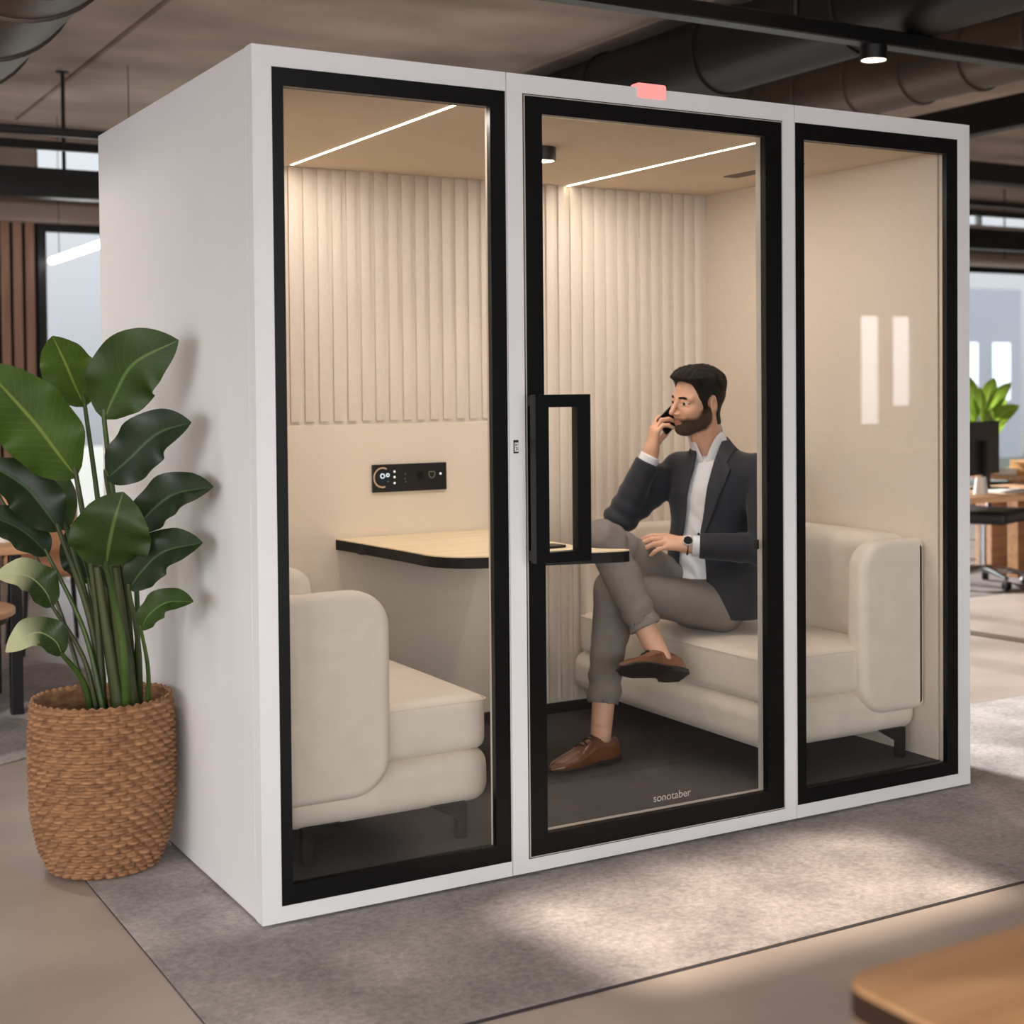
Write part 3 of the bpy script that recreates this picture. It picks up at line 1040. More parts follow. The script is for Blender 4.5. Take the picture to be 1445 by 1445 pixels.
def nets(g, F, bm=None, T=None, mi=0):
    """surface nets: field on a grid -> quads in a bmesh"""
    bm = bm or bmesh.new()
    S = F < 0
    n = [x - 1 for x in F.shape]
    cnt = np.zeros(n, np.int32)
    acc = np.zeros((3, *n), np.float32)
    off = [(i, j, k) for i in (0, 1) for j in (0, 1) for k in (0, 1)]

    def sl(o):
        return tuple(slice(o[i], o[i] + n[i]) for i in range(3))
    for o in off:
        for ax in range(3):
            if o[ax] == 1:
                continue
            o2 = list(o)
            o2[ax] = 1
            fa, fb = F[sl(o)], F[sl(o2)]
            m = (fa < 0) != (fb < 0)
            t = np.where(m, fa / np.where(m, fa - fb, 1), 0)
            cnt += m
            for c in range(3):
                acc[c] += np.where(m, (o[c] + (t if c == ax else 0)), 0)
    act = cnt > 0
    idx = -np.ones(n, np.int64)
    ids = np.argwhere(act)
    idx[act] = np.arange(len(ids))
    V = np.stack([acc[c][act] / cnt[act] for c in range(3)], 1) + ids
    V = g.lo + V * g.h
    if T is not None:
        V = V @ np.array(T[0]).T + np.array(T[1])
    vs = [bm.verts.new(v) for v in V.tolist()]
    for ax in range(3):
        b, c = [(1, 2), (2, 0), (0, 1)][ax]
        lo = [slice(None)] * 3
        hi = [slice(None)] * 3
        lo[ax] = slice(0, n[ax])
        hi[ax] = slice(1, n[ax] + 1)
        for q in (b, c):
            lo[q] = hi[q] = slice(1, n[q])
        A, Bb = S[tuple(lo)], S[tuple(hi)]
        e = np.argwhere(A != Bb)
        base = np.zeros(3, int)
        for p in e:
            i = [0, 0, 0]
            i[ax] = p[ax]
            i[b] = p[b] + 1
            i[c] = p[c] + 1
            q = []
            for db, dc in ((-1, -1), (0, -1), (0, 0), (-1, 0)):
                j = list(i)
                j[b] += db
                j[c] += dc
                q.append(idx[tuple(j)])
            if min(q) < 0:
                continue
            if not A[tuple(p)]:
                q.reverse()
            f = bm.faces.new([vs[k] for k in q])
            f.material_index = mi
            f.smooth = True
    return bm


def skinmat():
    m = mat('skin', 'dba98d', 0.48, var=0.05, scale=30, bump=0.05, bscale=400)
    b = m.node_tree.nodes['Principled BSDF']
    b.inputs['Subsurface Weight'].default_value = 0.15
    b.inputs['Subsurface Radius'].default_value = (0.012, 0.005, 0.003)
    return m


M['skin'] = skinmat()
M['lips'] = mat('lips', 'ab705e', 0.45, var=0.04, scale=60)
M['hair'] = mat('black_hair', '0d0a08', 0.6, spec=0.25, color2='17110d', scale=40, stretch=(1, 3, 1), bump=0.6, bscale=220)
M['beard'] = mat('dark_stubble', '58402f', 0.8, color2='33241a', scale=420, bump=0.6, bscale=600)
N, L = nodes(M['beard'])
pb = N['Principled BSDF']
va = N.new('ShaderNodeAttribute')
va.attribute_name = 'fade'
hn = N.new('ShaderNodeTexNoise')
hn.inputs['Scale'].default_value = 520
hn.inputs['Detail'].default_value = 2
tcb = [n for n in N if n.type == 'TEX_COORD'][0]
L.new(tcb.outputs['Object'], hn.inputs['Vector'])
ad = N.new('ShaderNodeMath')
ad.operation = 'MULTIPLY_ADD'
ad.inputs[1].default_value = 1.1
ad.inputs[2].default_value = -0.10
L.new(va.outputs['Fac'], ad.inputs[0])
lt = N.new('ShaderNodeMapRange')
lt.inputs['From Min'].default_value = -0.36
lt.inputs['From Max'].default_value = 0.34
lt.inputs['To Max'].default_value = 0.93
su = N.new('ShaderNodeMath')
su.operation = 'SUBTRACT'
L.new(ad.outputs[0], su.inputs[0])
hs = N.new('ShaderNodeMath')
hs.operation = 'SUBTRACT'
hs.inputs[1].default_value = 0.18
L.new(hn.outputs['Fac'], hs.inputs[0])
L.new(hs.outputs[0], su.inputs[1])
L.new(su.outputs[0], lt.inputs['Value'])
tb_ = N.new('ShaderNodeBsdfTransparent')
mb_ = N.new('ShaderNodeMixShader')
L.new(lt.outputs[0], mb_.inputs[0])
L.new(tb_.outputs[0], mb_.inputs[1])
L.new(pb.outputs[0], mb_.inputs[2])
L.new(mb_.outputs[0], [n for n in N if n.type == 'OUTPUT_MATERIAL'][0].inputs['Surface'])
M['suit'] = mat('navy_jacket', '1a1d28', 0.78, var=0.12, scale=60, bump=0.12, bscale=700, sheen=0.15)
M['lapel'] = mat('charcoal_lapel', '2b2c34', 0.75, var=0.08, scale=60, bump=0.12, bscale=700)
M['shirt'] = mat('white_shirt', 'e6e6ea', 0.75, var=0.02, scale=30, bump=0.08, bscale=300)
M['trouser'] = mat('grey_trousers', '7d756f', 0.85, var=0.06, scale=50, bump=0.15, bscale=600)
M['leather'] = mat('brown_leather', '7a4a2c', 0.22, coat=0.4, color2='5c341d', scale=14, bump=0.05, bscale=160)
M['sole'] = mat('dark_sole', '1d1612', 0.6, var=0.1)
M['eye'] = mat('eye_white', 'e4dcd6', 0.2, var=0.02)
M['iris'] = mat('dark_iris', '20130c', 0.15, var=0.1)

man = thing('person', 'man in navy jacket sitting cross-legged on the right sofa with phone at ear', 'person', (1.75, 0.7, 0.095))

# --- head, in its own frame: x forward, y to his left, z up, origin between the eyes' height and the ears
g = Grid((-0.15, -0.115, -0.235), (0.155, 0.115, 0.155), 0.0024)


def headfield(g):
    d = g.ell((-0.012, 0, 0.032), (0.099, 0.076, 0.084))
    d = smin(d, g.ell((0.036, 0, -0.028), (0.058, 0.057, 0.080)), 0.03)
    d = smin(d, g.sph((0.064, 0, -0.098), 0.021), 0.03)
    for s in (1, -1):
        d = smin(d, g.cap((-0.004, s * 0.053, -0.062), (0.055, s * 0.022, -0.098), 0.016, 0.016), 0.025)
        d = smin(d, g.ell((0.062, s * 0.036, -0.030), (0.026, 0.022, 0.022)), 0.02)      # cheek
        d = smin(d, g.cap((0.088, s * 0.012, 0.018), (0.070, s * 0.050, 0.017), 0.009, 0.008), 0.014)  # brow
        d = smax(d, -g.ell((0.098, s * 0.032, -0.002), (0.017, 0.017, 0.011)), 0.010)     # socket
        d = smin(d, g.cap((0.0885, s * 0.019, 0.0030), (0.0905, s * 0.031, 0.0084), 0.0036), 0.004)   # upper lid
        d = smin(d, g.cap((0.0905, s * 0.031, 0.0084), (0.078, s * 0.047, 0.002), 0.0036, 0.003), 0.004)
        d = smin(d, g.cap((0.0885, s * 0.020, -0.0072), (0.081, s * 0.045, -0.0068), 0.0032), 0.005)
    nose = g.cap((0.091, 0, 0.014), (0.1185, 0, -0.034), 0.0068, 0.0096)
    nose = smin(nose, g.cap((0.101, 0.011, -0.039), (0.101, -0.011, -0.039), 0.0078), 0.008)
    d = smin(d, nose, 0.010)
    d = smax(d, -g.ell((0.104, 0.0065, -0.048), (0.005, 0.0028, 0.004)), 0.002)
    d = smax(d, -g.ell((0.104, -0.0065, -0.048), (0.005, 0.0028, 0.004)), 0.002)
    # mouth: two lips with a smile line between
    for s in (1, -1):
        d = smin(d, g.cap((0.0955, 0, -0.0640), (0.084, s * 0.023, -0.0615), 0.0058, 0.0035), 0.007)
        d = smin(d, g.cap((0.0935, 0, -0.0755), (0.083, s * 0.019, -0.0700), 0.0064, 0.004), 0.007)
        d = smax(d, -g.cap((0.108, 0, -0.0695), (0.089, s * 0.025, -0.0650), 0.0020, 0.0016), 0.002)
        # ear
        R = Matrix.Rotation(s * 0.35, 3, 'Z') @ Matrix.Rotation(0.18, 3, 'Y')
        Ri = np.array(R.transposed())
        ear = g.ell((-0.014, s * 0.079, -0.006), (0.019, 0.0085, 0.033), Ri)
        ear = smax(ear, -g.ell((-0.008, s * 0.088, 0.000), (0.010, 0.008, 0.019), Ri), 0.004)
        ear = smin(ear, g.sph((-0.004, s * 0.078, -0.012), 0.006), 0.004)
        d = smin(d, ear, 0.006)
    d = smin(d, g.ell((0.078, 0, -0.100), (0.013, 0.016, 0.012)), 0.014)      # chin
    nk = g.cap((-0.030, 0, -0.050), (-0.068, -0.005, -0.225), 0.055, 0.060)
    nk = smin(nk, g.sph((0.000, 0, -0.135), 0.022), 0.03)
    return smin(d, nk, 0.028)


HF = headfield(g)
F3 = Vector((-0.998, -0.050, 0.0)).normalized()
pitch, roll = math.radians(-3), math.radians(-6)
yaw = math.atan2(F3.y, F3.x)
HR3 = Matrix.Rotation(yaw, 3, 'Z') @ Matrix.Rotation(-pitch, 3, 'Y') @ Matrix.Rotation(roll, 3, 'X')
HO = (1.906, 0.70, 1.349)
HT = ([list(r) for r in HR3], HO)


def hl(p):
    return Vector(HO) + HR3 @ Vector(p)


body = nets(g, HF, None, HT)
HRi = np.array(HR3)
for f in body.faces:
    p = np.array(f.calc_center_median()) - np.array(HO)
    q = HRi.T @ p
    if q[0] > 0.083 and abs(q[1]) < 0.0215:
        u = abs(q[1]) / 0.0215
        if -0.0815 + 0.012 * u < q[2] < -0.0590 - 0.002 * u ** 2:
            f.material_index = 1

# beard, brows, hair: shells over the head field
zc = np.interp(g.X, [-0.03, -0.012, 0.012, 0.030, 0.062, 0.078, 0.12], [-0.070, -0.01, 0.012, -0.022, -0.046, -0.0500, -0.0500]).astype(np.float32)
reg = np.maximum(g.Z - zc, -(g.Z + 0.128 + 0.4 * (g.X - 0.05)))
reg = np.maximum(reg, -(g.X + 0.022 + 0.25 * (g.Z + 0.06)))
reg0 = reg.copy()
reg = np.maximum(reg, -g.ell((0.10, 0, -0.0700), (0.04, 0.0195, 0.0090)))
reg = np.maximum(reg, -g.ell((0.10, 0, -0.046), (0.05, 0.012, 0.0055)))
cheek = -np.minimum(g.ell((0.062, 0.045, -0.030), (0.03, 0.02, 0.020)), g.ell((0.062, -0.045, -0.030), (0.03, 0.02, 0.020)))
reg0 = np.maximum(reg0, cheek)
reg = np.maximum(reg, cheek)
nz = 0.0009 * np.sin(g.X * 900 + g.Z * 500) * np.sin(g.Y * 800 + g.Z * 700)
bd = smax(HF - 0.0013 - nz * 0.6, reg, 0.001)
ear_keep = np.minimum(g.ell((-0.010, 0.081, -0.006), (0.024, 0.017, 0.038)), g.ell((-0.010, -0.081, -0.006), (0.024, 0.017, 0.038)))
bd = np.maximum(bd, -ear_keep)
bb = nets(g, bd, None, HT)
fl = bb.verts.layers.float.new('fade')
for v in bb.verts:
    q = HRi.T @ (np.array(v.co) - np.array(HO))
    ii = np.clip(((q - g.lo) / g.h).round().astype(int), 0, g.n - 1)
    v[fl] = float(min(np.clip(-reg0[tuple(ii)] / 0.024, 0, 1), np.clip(-reg[tuple(ii)] / 0.006, 0, 1)))
put('beard', bb, M['beard'], man, smooth=True, label='short dark beard')
br = None
for s in (1, -1):
    c = smin(g.cap((0.095, s * 0.014, 0.0190), (0.091, s * 0.033, 0.0212), 0.0046, 0.0048), g.cap((0.091, s * 0.033, 0.0205), (0.068, s * 0.053, 0.0145), 0.0052, 0.0030), 0.004)
    br = c if br is None else np.minimum(br, c)
put('eyebrows', nets(g, smax(HF - 0.0022, br, 0.002), None, HT), M['hair'], man, smooth=True)
lash = None
for s in (1, -1):
    c = smin(g.cap((0.0885, s * 0.019, 0.0030), (0.0905, s * 0.031, 0.0080), 0.0026), g.cap((0.0905, s * 0.031, 0.0080), (0.076, s * 0.049, 0.001), 0.0026, 0.0020), 0.002)
    lash = c if lash is None else np.minimum(lash, c)
put('eyelashes', nets(g, smax(HF - 0.0028, lash - 0.0006, 0.001), None, HT), M['hair'], man, smooth=True)
hz = np.interp(g.X, [-0.12, -0.055, -0.040, -0.026, -0.004, 0.006, 0.020, 0.031, 0.044, 0.053, 0.060, 0.075, 0.11], [-0.085, -0.085, -0.03, 0.022, 0.018, -0.022, -0.024, 0.0, 0.020, 0.046, 0.068, 0.078, 0.084]).astype(np.float32)
th = 0.0042 + 0.015 * np.clip((g.Z - 0.035) / 0.06, 0, 1) + 0.015 * np.clip((g.X - 0.01) / 0.06, 0, 1) * np.clip((g.Z - 0.06) / 0.03, 0, 1)
fib = 0.0034 * np.sin(g.Y * 330 + 2.2 * np.sin(g.X * 70) + g.Z * 90) * (0.6 + 0.4 * np.sin(g.X * 140 + g.Y * 90)) * np.clip((g.Z - 0.03) / 0.04, 0, 1)
hair = smax(HF - th - fib, hz - g.Z, 0.008)
hair = np.maximum(hair, -ear_keep)
hair = smax(hair, -(g.Z + 0.105), 0.01)
put('hair', nets(g, hair, None, HT), M['hair'], man, smooth=True, label='short black hair swept up at the front')
for s in (1, -1):
    c = hl((0.0790, s * 0.0315, 0.0))
    bm = B()
    bmesh.ops.create_uvsphere(bm, u_segments=20, v_segments=14, radius=0.0125, matrix=Matrix.Translation(c))
    e = put('eye', bm, M['eye'], man, smooth=True)
    bm = B()
    gz = (HR3 @ Vector((0.93, 0.28 if s > 0 else 0.20, -0.06))).normalized()
    bmesh.ops.create_uvsphere(bm, u_segments=16, v_segments=10, radius=0.0074, matrix=Matrix.Translation(c + gz * 0.0064))
    put('iris', bm, M['iris'], e, smooth=True)

# --- joints of the body (world)
Fc = np.array([-0.9, -0.436, 0.0])
Lc = np.array([0.436, -0.9, 0.0])
RT = np.array([Fc, Lc, [0, 0, 1]])
PEL, WAI, CHE = (1.945, 0.705, 0.615), (1.965, 0.71, 0.80), (1.992, 0.712, 0.99)
SL, SR = (2.075, 0.525, 1.085), (1.925, 0.895, 1.085)
EL, WL = (2.01, 0.445, 0.825), (1.795, 0.59, 0.838)
ER, WR = (1.682, 0.882, 0.915), (1.775, 0.81, 1.155)
HL, HRt = (1.93, 0.59, 0.605), (1.88, 0.815, 0.665)
KL, AL = (1.545, 0.715, 0.690), (1.452, 0.650, 0.235)
KR, AR = (1.474, 0.665, 0.872), (1.578, 0.492, 0.500)


def lerp(a, b, t):
    return tuple(a[i] + (b[i] - a[i]) * t for i in range(3))


def torso(g, o=0.0):
    d = g.ell(PEL, (0.135 + o, 0.170 + o, 0.115 + o), RT)
    d = smin(d, g.ell(WAI, (0.112 + o, 0.150 + o, 0.17 + o), RT), 0.06)
    d = smin(d, g.ell(CHE, (0.118 + o, 0.168 + o, 0.165 + o), RT), 0.05)
    d = smin(d, g.cap(lerp(SL, SR, 0.10), lerp(SL, SR, 0.90), 0.060 + o), 0.05)
    d = smin(d, g.cap((1.985, 0.712, 1.17), (2.0, 0.712, 1.05), 0.056 + o, 0.09 + o), 0.05)
    return d


# hidden bulk of the body, one continuous form down to the ankles
gb = Grid((1.33, 0.36, 0.10), (2.28, 1.04, 1.24), 0.009)
d = torso(gb, -0.018)
for (a, b, c, r0, r1, r2) in ((SL, EL, WL, 0.046, 0.036, 0.024), (SR, ER, WR, 0.046, 0.036, 0.024),
                              (HL, KL, AL, 0.072, 0.050, 0.036), (HRt, KR, AR, 0.072, 0.050, 0.036)):
    d = smin(d, gb.cap(a, b, r0, r1), 0.03)
    d = smin(d, gb.cap(b, c, r1, r2), 0.02)
nets(gb, d, body)
# ankles at a finer step
for (a, b, lo, hi) in ((lerp(KL, AL, 0.70), (1.447, 0.648, 0.185), (1.36, 0.56, 0.155), (1.56, 0.74, 0.42)),
                       (lerp(KR, AR, 0.66), (1.590, 0.480, 0.466), (1.47, 0.38, 0.42), (1.68, 0.64, 0.66))):
    ga = Grid(lo, hi, 0.005)
    d = ga.cap(a, b, 0.042, 0.036)
    for s in (1, -1):
        d = smin(d, ga.sph(tuple(np.array(b) + np.array([0.0, s * 0.024, 0.012])), 0.017), 0.015)
    nets(ga, d, body)


# --- hands: frame x wrist->knuckles, y towards the thumb, z back of the hand
def hand(bm, wrist, D, Npalm, left, curl, spread, thumb_dir, sc=1.0):
    D = np.array(D, float)
    D /= np.linalg.norm(D)
    Nn = np.array(Npalm, float)
    Nn -= D * (Nn @ D)
    Nn /= np.linalg.norm(Nn)
    Sd = np.cross(Nn, D) if left else np.cross(D, Nn)
    T = (np.stack([D, Sd, -Nn], 1), wrist)
    gh = Grid((-0.035, -0.075, -0.115), (0.215, 0.105, 0.05), 0.0021)
    d = gh.cap((-0.03, 0, 0), (0.02, 0, 0), 0.0275, 0.0285)
    ml = [(0.090, 0.031, 0.002), (0.094, 0.010, 0.005), (0.089, -0.011, 0.003), (0.080, -0.030, -0.002)]
    for m in ml:
        d = smin(d, gh.cap((0.018, m[1] * 0.55, 0), m, 0.0145, 0.0118), 0.018)
    lens = [(0.043, 0.026, 0.021), (0.048, 0.030, 0.022), (0.044, 0.028, 0.021), (0.034, 0.021, 0.019)]
    for k in range(4):
        p = np.array(ml[k])
        ang = 0.0
        fs = []
        for j in range(3):
            ang += curl[k][j]
            v = np.array([math.cos(ang) * math.cos(spread[k]), math.sin(spread[k]), -math.sin(ang)])
            q = p + v * lens[k][j]
            r = [0.0104, 0.0092, 0.0082, 0.0070][j:j + 2]
            if k == 3:
                r = [x * 0.88 for x in r]
            fs.append(gh.cap(p, q, r[0], r[1]))
            p = q
        f = smin(smin(fs[0], fs[1], 0.004), fs[2], 0.004)
        d = smin(d, f, 0.006)
    p = np.array([0.022, 0.022, -0.006])
    f = None
    for j, (v, l) in enumerate(zip(thumb_dir, (0.046, 0.034, 0.027))):
        v = np.array(v, float)
        v /= np.linalg.norm(v)
        q = p + v * l
        c = gh.cap(p, q, (0.0155, 0.0115, 0.0102)[j], (0.0115, 0.0102, 0.0080)[j])
        f = c if f is None else smin(f, c, 0.004)
        p = q
    d = smin(d, f, 0.012)
    nets(gh, d, bm, ([list(map(float, r)) for r in T[0] * sc], list(map(float, wrist))))
    return T


hand(body, WL, (-0.86, 0.46, 0.17), (-0.05, 0.55, -0.85), True,
     [(0.22, 0.30, 0.2), (0.26, 0.34, 0.22), (0.30, 0.36, 0.24), (0.34, 0.38, 0.25)], [0.10, 0.02, -0.05, -0.14],
     [(0.8, 0.62, -0.25), (0.95, 0.25, -0.2), (1, 0.05, -0.15)])
PHC = hl((0.034, -0.091, -0.058))
hand(body, WR, (0.20, 0.02, 1.0), (0.93, -0.36, -0.15), False,
     [(0.30, 0.60, 0.45), (0.36, 0.70, 0.5), (0.45, 0.8, 0.5), (0.55, 0.85, 0.5)], [0.06, 0.02, -0.04, -0.10],
     [(0.75, 0.45, -0.55), (0.8, 0.1, -0.6), (0.8, -0.1, -0.5)])
put('body', body, [M['skin'], M['lips']], man, smooth=True, label='face and hands, skin')

# --- phone in the right hand
sp2 = thing('smartphone', 'black phone held to the ear of the seated man', 'phone', PHC)
lx = (HR3 @ Vector((0.78, -0.06, -0.62))).normalized()
lz = (HR3 @ Vector((0.12, 1.0, 0.0)))
lz = (lz - lx * lz.dot(lx)).normalized()
ly = lz.cross(lx)
PM = Matrix((lx, ly, lz)).transposed().to_4x4()
PM.translation = PHC
bm = B()
prism(bm, rrect(-0.074, 0.074, -0.036, 0.036, 0.009), 2, -0.0042, 0.0042, 0.002, 3)
bmesh.ops.transform(bm, matrix=PM, verts=bm.verts)
put('case', bm, M['panel'], sp2, smooth=True, auto=40)
bm = box(B(), -0.07, 0.07, -0.033, 0.033, 0.0040, 0.0047)
bmesh.ops.transform(bm, matrix=PM, verts=bm.verts)
put('screen', bm, M['black'], sp2)

# --- shirt
gs = Grid((1.70, 0.40, 0.58), (2.24, 1.02, 1.27), 0.0055)
sh = torso(gs, -0.004)
lat = (gs.X - 1.99) * Lc[0] + (gs.Y - 0.712) * Lc[1]
fwd = (gs.X - 1.99) * Fc[0] + (gs.Y - 0.712) * Fc[1]
sh = sh + 0.003 * np.sin(gs.Z * 85 + lat * 40 + 2 * np.sin(lat * 30)) * np.clip(1.02 - gs.Z, 0, 0.2) / 0.2
neckhole = gs.cap((1.985, 0.71, 1.10), tuple(hl((-0.04, 0, -0.12))), 0.058, 0.060)
sh = smax(sh, -smax(neckhole, 1.150 - gs.Z, 0.01), 0.008)
sh = smax(sh, gs.Z - 1.215, 0.01)
shirt = put('shirt', nets(gs, sh), M['shirt'], man, smooth=True, label='white open-neck shirt')
# collar: a leaned band around the neck with two points
gc = Grid((1.80, 0.55, 1.06), (2.13, 0.86, 1.31), 0.0035)
na, nb = (1.992, 0.712, 1.10), tuple(hl((-0.045, 0, -0.13)))
co = np.abs(gc.cap(na, nb, 0.070, 0.064)) - 0.0038
lat_c = (gc.X - 1.99) * Lc[0] + (gc.Y - 0.712) * Lc[1]
fwd_c = (gc.X - 1.99) * Fc[0] + (gc.Y - 0.712) * Fc[1]
top = 1.262 - 0.62 * np.clip(fwd_c, -0.03, 1)
bot = 1.165 - 0.55 * np.clip(fwd_c + 0.01, 0, 1)
co = smax(co, gc.Z - top, 0.004)
co = smax(co, bot - gc.Z, 0.004)
co = smax(co, -smax(np.abs(lat_c) - (0.006 + 0.40 * np.clip(gc.Z - 1.14, 0, 1)), -fwd_c, 0.004), 0.005)
put('collar', nets(gc, co), M['shirt'], shirt, smooth=True)
# cuffs
for (e, w, lo, hi) in ((EL, WL, (1.72, 0.50, 0.76), (1.90, 0.67, 0.92)), (ER, WR, (1.69, 0.73, 1.03), (1.85, 0.88, 1.18))):
    gk = Grid(lo, hi, 0.003)
    dv = np.array(w) - np.array(e)
    dv /= np.linalg.norm(dv)
    c = gk.cap(tuple(np.array(w) - dv * 0.10), tuple(np.array(w) + dv * 0.05), 0.0375)
    c = smax(c, gk.half(tuple(np.array(w) - dv * 0.004), dv), 0.003)
    c = smax(c, gk.half(tuple(np.array(w) - dv * 0.06), -dv), 0.003)
    put('cuff', nets(gk, c), M['shirt'], shirt, smooth=True)

# --- jacket
def jfield(g):
    j = torso(g, 0.014)
    j = smin(j, g.ell((2.00, 0.700, 0.66), (0.150, 0.205, 0.15), RT), 0.05)
    j = smin(j, g.ell((1.985, 0.575, 0.640), (0.115, 0.100, 0.130), RT), 0.05)
    la = (g.X - 1.99) * Lc[0] + (g.Y - 0.712) * Lc[1]
    fw = (g.X - 1.99) * Fc[0] + (g.Y - 0.712) * Fc[1]
    for (a, b, c) in ((SL, EL, WL), (SR, ER, WR)):
        dv = np.array(c) - np.array(b)
        dv /= np.linalg.norm(dv)
        e = tuple(np.array(c) - dv * 0.030)
        arm = g.cap(a, b, 0.073, 0.057)
        fore = g.cap(b, c, 0.057, 0.044)
        t_ax = (g.X - b[0]) * dv[0] + (g.Y - b[1]) * dv[1] + (g.Z - b[2]) * dv[2]
        fold = 0.0045 * np.sin(t_ax * 115 + 6 * la) * np.exp(-(t_ax / 0.10) ** 2)
        arm = smin(arm, fore, 0.02)
        arm = arm + fold * np.exp(-np.maximum(arm, 0) / 0.008)
        arm = smax(arm, g.half(e, dv), 0.006)
        j = smin(j, arm, 0.022)
    zz = [0.53, 0.62, 0.75, 0.88, 1.00, 1.10, 1.20, 1.30]
    le = np.interp(g.Z, zz, [0.105, 0.068, 0.036, 0.020, 0.036, 0.048, 0.058, 0.066]).astype(np.float32)
    re = np.interp(g.Z, zz, [-0.15, -0.12, -0.085, -0.064, -0.052, -0.036, -0.030, -0.048]).astype(np.float32)
    return j, la, fw, le, re


gj = Grid((1.60, 0.34, 0.535), (2.27, 1.06, 1.27), 0.005)
ja, lat, fwd, le, re = jfield(gj)
opening = np.maximum(np.maximum(lat - le, re - lat), 0.02 - fwd)
jk = smax(ja, -opening, 0.007)
jk = smax(jk, -(torso(gj, -0.001)), 0.003)
jk = smax(jk, -smax(gj.cap((1.985, 0.71, 1.05), tuple(hl((-0.045, 0, -0.13))), 0.074, 0.072), 1.08 - gj.Z, 0.01), 0.008)
jk = smax(jk, 0.560 + 0.05 * np.clip(fwd, 0, 1) - gj.Z, 0.008)
jk = smax(jk, gj.Z - (1.245 - 0.2 * np.clip(fwd, 0, 1)), 0.01)
for (a, b, rr_) in ((HRt, KR, 0.075), (lerp(HL, KL, 0.34), KL, 0.080)):
    jk = smax(jk, -gj.cap(a, b, rr_), 0.006)
jacket = put('jacket', nets(gj, jk), M['suit'], man, smooth=True, label='open navy suit jacket')
# lapels: a second layer along both edges
gl_ = Grid((1.70, 0.46, 0.79), (2.14, 0.98, 1.225), 0.0032)
jl, lat, fwd, le, re = jfield(gl_)
for (nm, side) in (('lapel', 1), ('lapel', -1)):
    ed = le if side > 0 else -re
    l = lat * side
    wid = np.interp(gl_.Z, [0.80, 0.90, 1.06, 1.105, 1.125, 1.22], [0.0, 0.022, 0.058, 0.064, 0.045, 0.040]).astype(np.float32)
    rg = np.maximum(np.maximum(l - ed - wid, ed - 0.003 - l), np.maximum(0.80 - gl_.Z, 0.005 - fwd))
    lp = smax(np.maximum(jl - 0.0075, -(jl + 0.003)), rg, 0.002)
    lp = smax(lp, gl_.Z - 1.205, 0.004)
    put(nm, nets(gl_, lp), M['lapel'], jacket, smooth=True)
for p in ((1.6905, 0.842, 0.99), (1.701, 0.836, 1.01)):
    bm = B()
    bmesh.ops.create_uvsphere(bm, u_segments=10, v_segments=8, radius=0.006, matrix=Matrix.Translation(p))
    put('button', bm, M['blackmetal'], jacket, smooth=True)

# --- trousers
gt = Grid((1.36, 0.40, 0.26), (2.14, 0.98, 0.985), 0.0055)
tr = gt.ell((PEL[0], PEL[1], PEL[2]), (0.138, 0.172, 0.112), RT)


def leg(h, k, a, r, cut, seed):
    u1 = np.array(k) - np.array(h)
    n1 = np.linalg.norm(u1)
    u1 /= n1
    t1 = (gt.X - h[0]) * u1[0] + (gt.Y - h[1]) * u1[1] + (gt.Z - h[2]) * u1[2]
    u2 = np.array(a) - np.array(k)
    n2 = np.linalg.norm(u2)
    u2 /= n2
    t2 = (gt.X - k[0]) * u2[0] + (gt.Y - k[1]) * u2[1] + (gt.Z - k[2]) * u2[2]
    d1 = gt.cap(h, k, r[0], r[1]) + 0.006 * np.sin(t1 * 75 + seed + 22 * gt.Z) * np.exp(-((t1 - n1) / 0.12) ** 2)
    d2 = gt.cap(k, a, r[1] * 0.98, r[2]) + 0.004 * np.sin(t2 * 95 + seed + 18 * gt.X) * np.exp(-((t2 - n2 * 0.75) / 0.11) ** 2)
    calf = lerp(k, a, 0.33)
    d = smin(d1, d2, 0.022)
    d = smin(d, gt.sph(tuple(np.array(calf) + np.array([0.018, 0.0, 0.0])), r[1] * 0.86), 0.02)
    hem = tuple(np.array(k) + u2 * n2 * cut)
    end = smax(gt.half(hem, u2), -(t1 - n1 * 0.55), 0.003)
    d = smax(d, smin(gt.half(hem, u2), -gt.sph(k, n2 * 0.55) * -1, 0.001), 0.004) if False else np.where(t2 > n2 * 0.4, smax(d, gt.half(hem, u2), 0.004), d)
    # hollow at the hem so the ankle stands free
    hol = smax(gt.cap(lerp(k, a, 0.55), tuple(np.array(a) + u2 * 0.05), r[2] - 0.007), -(t2 - n2 * (cut - 0.10)), 0.003)
    d = smax(d, -hol, 0.003)
    return d


tl = leg(HL, KL, AL, (0.088, 0.067, 0.056), 0.86, 0.0)
trr = leg(HRt, KR, AR, (0.086, 0.066, 0.053), 0.80, 1.6)
tr = smin(tr, tl, 0.03)
tr = smin(tr, trr, 0.012)
tr = smax(tr, np.where(gt.X > 1.80, gt.Z - 0.80, -1), 0.01)
tr = smax(tr, 0.507 - gt.Z + np.where(gt.X < 1.80, -1, 0), 0.01)
put('trousers', nets(gt, tr), M['trouser'], man, smooth=True, label='grey trousers')


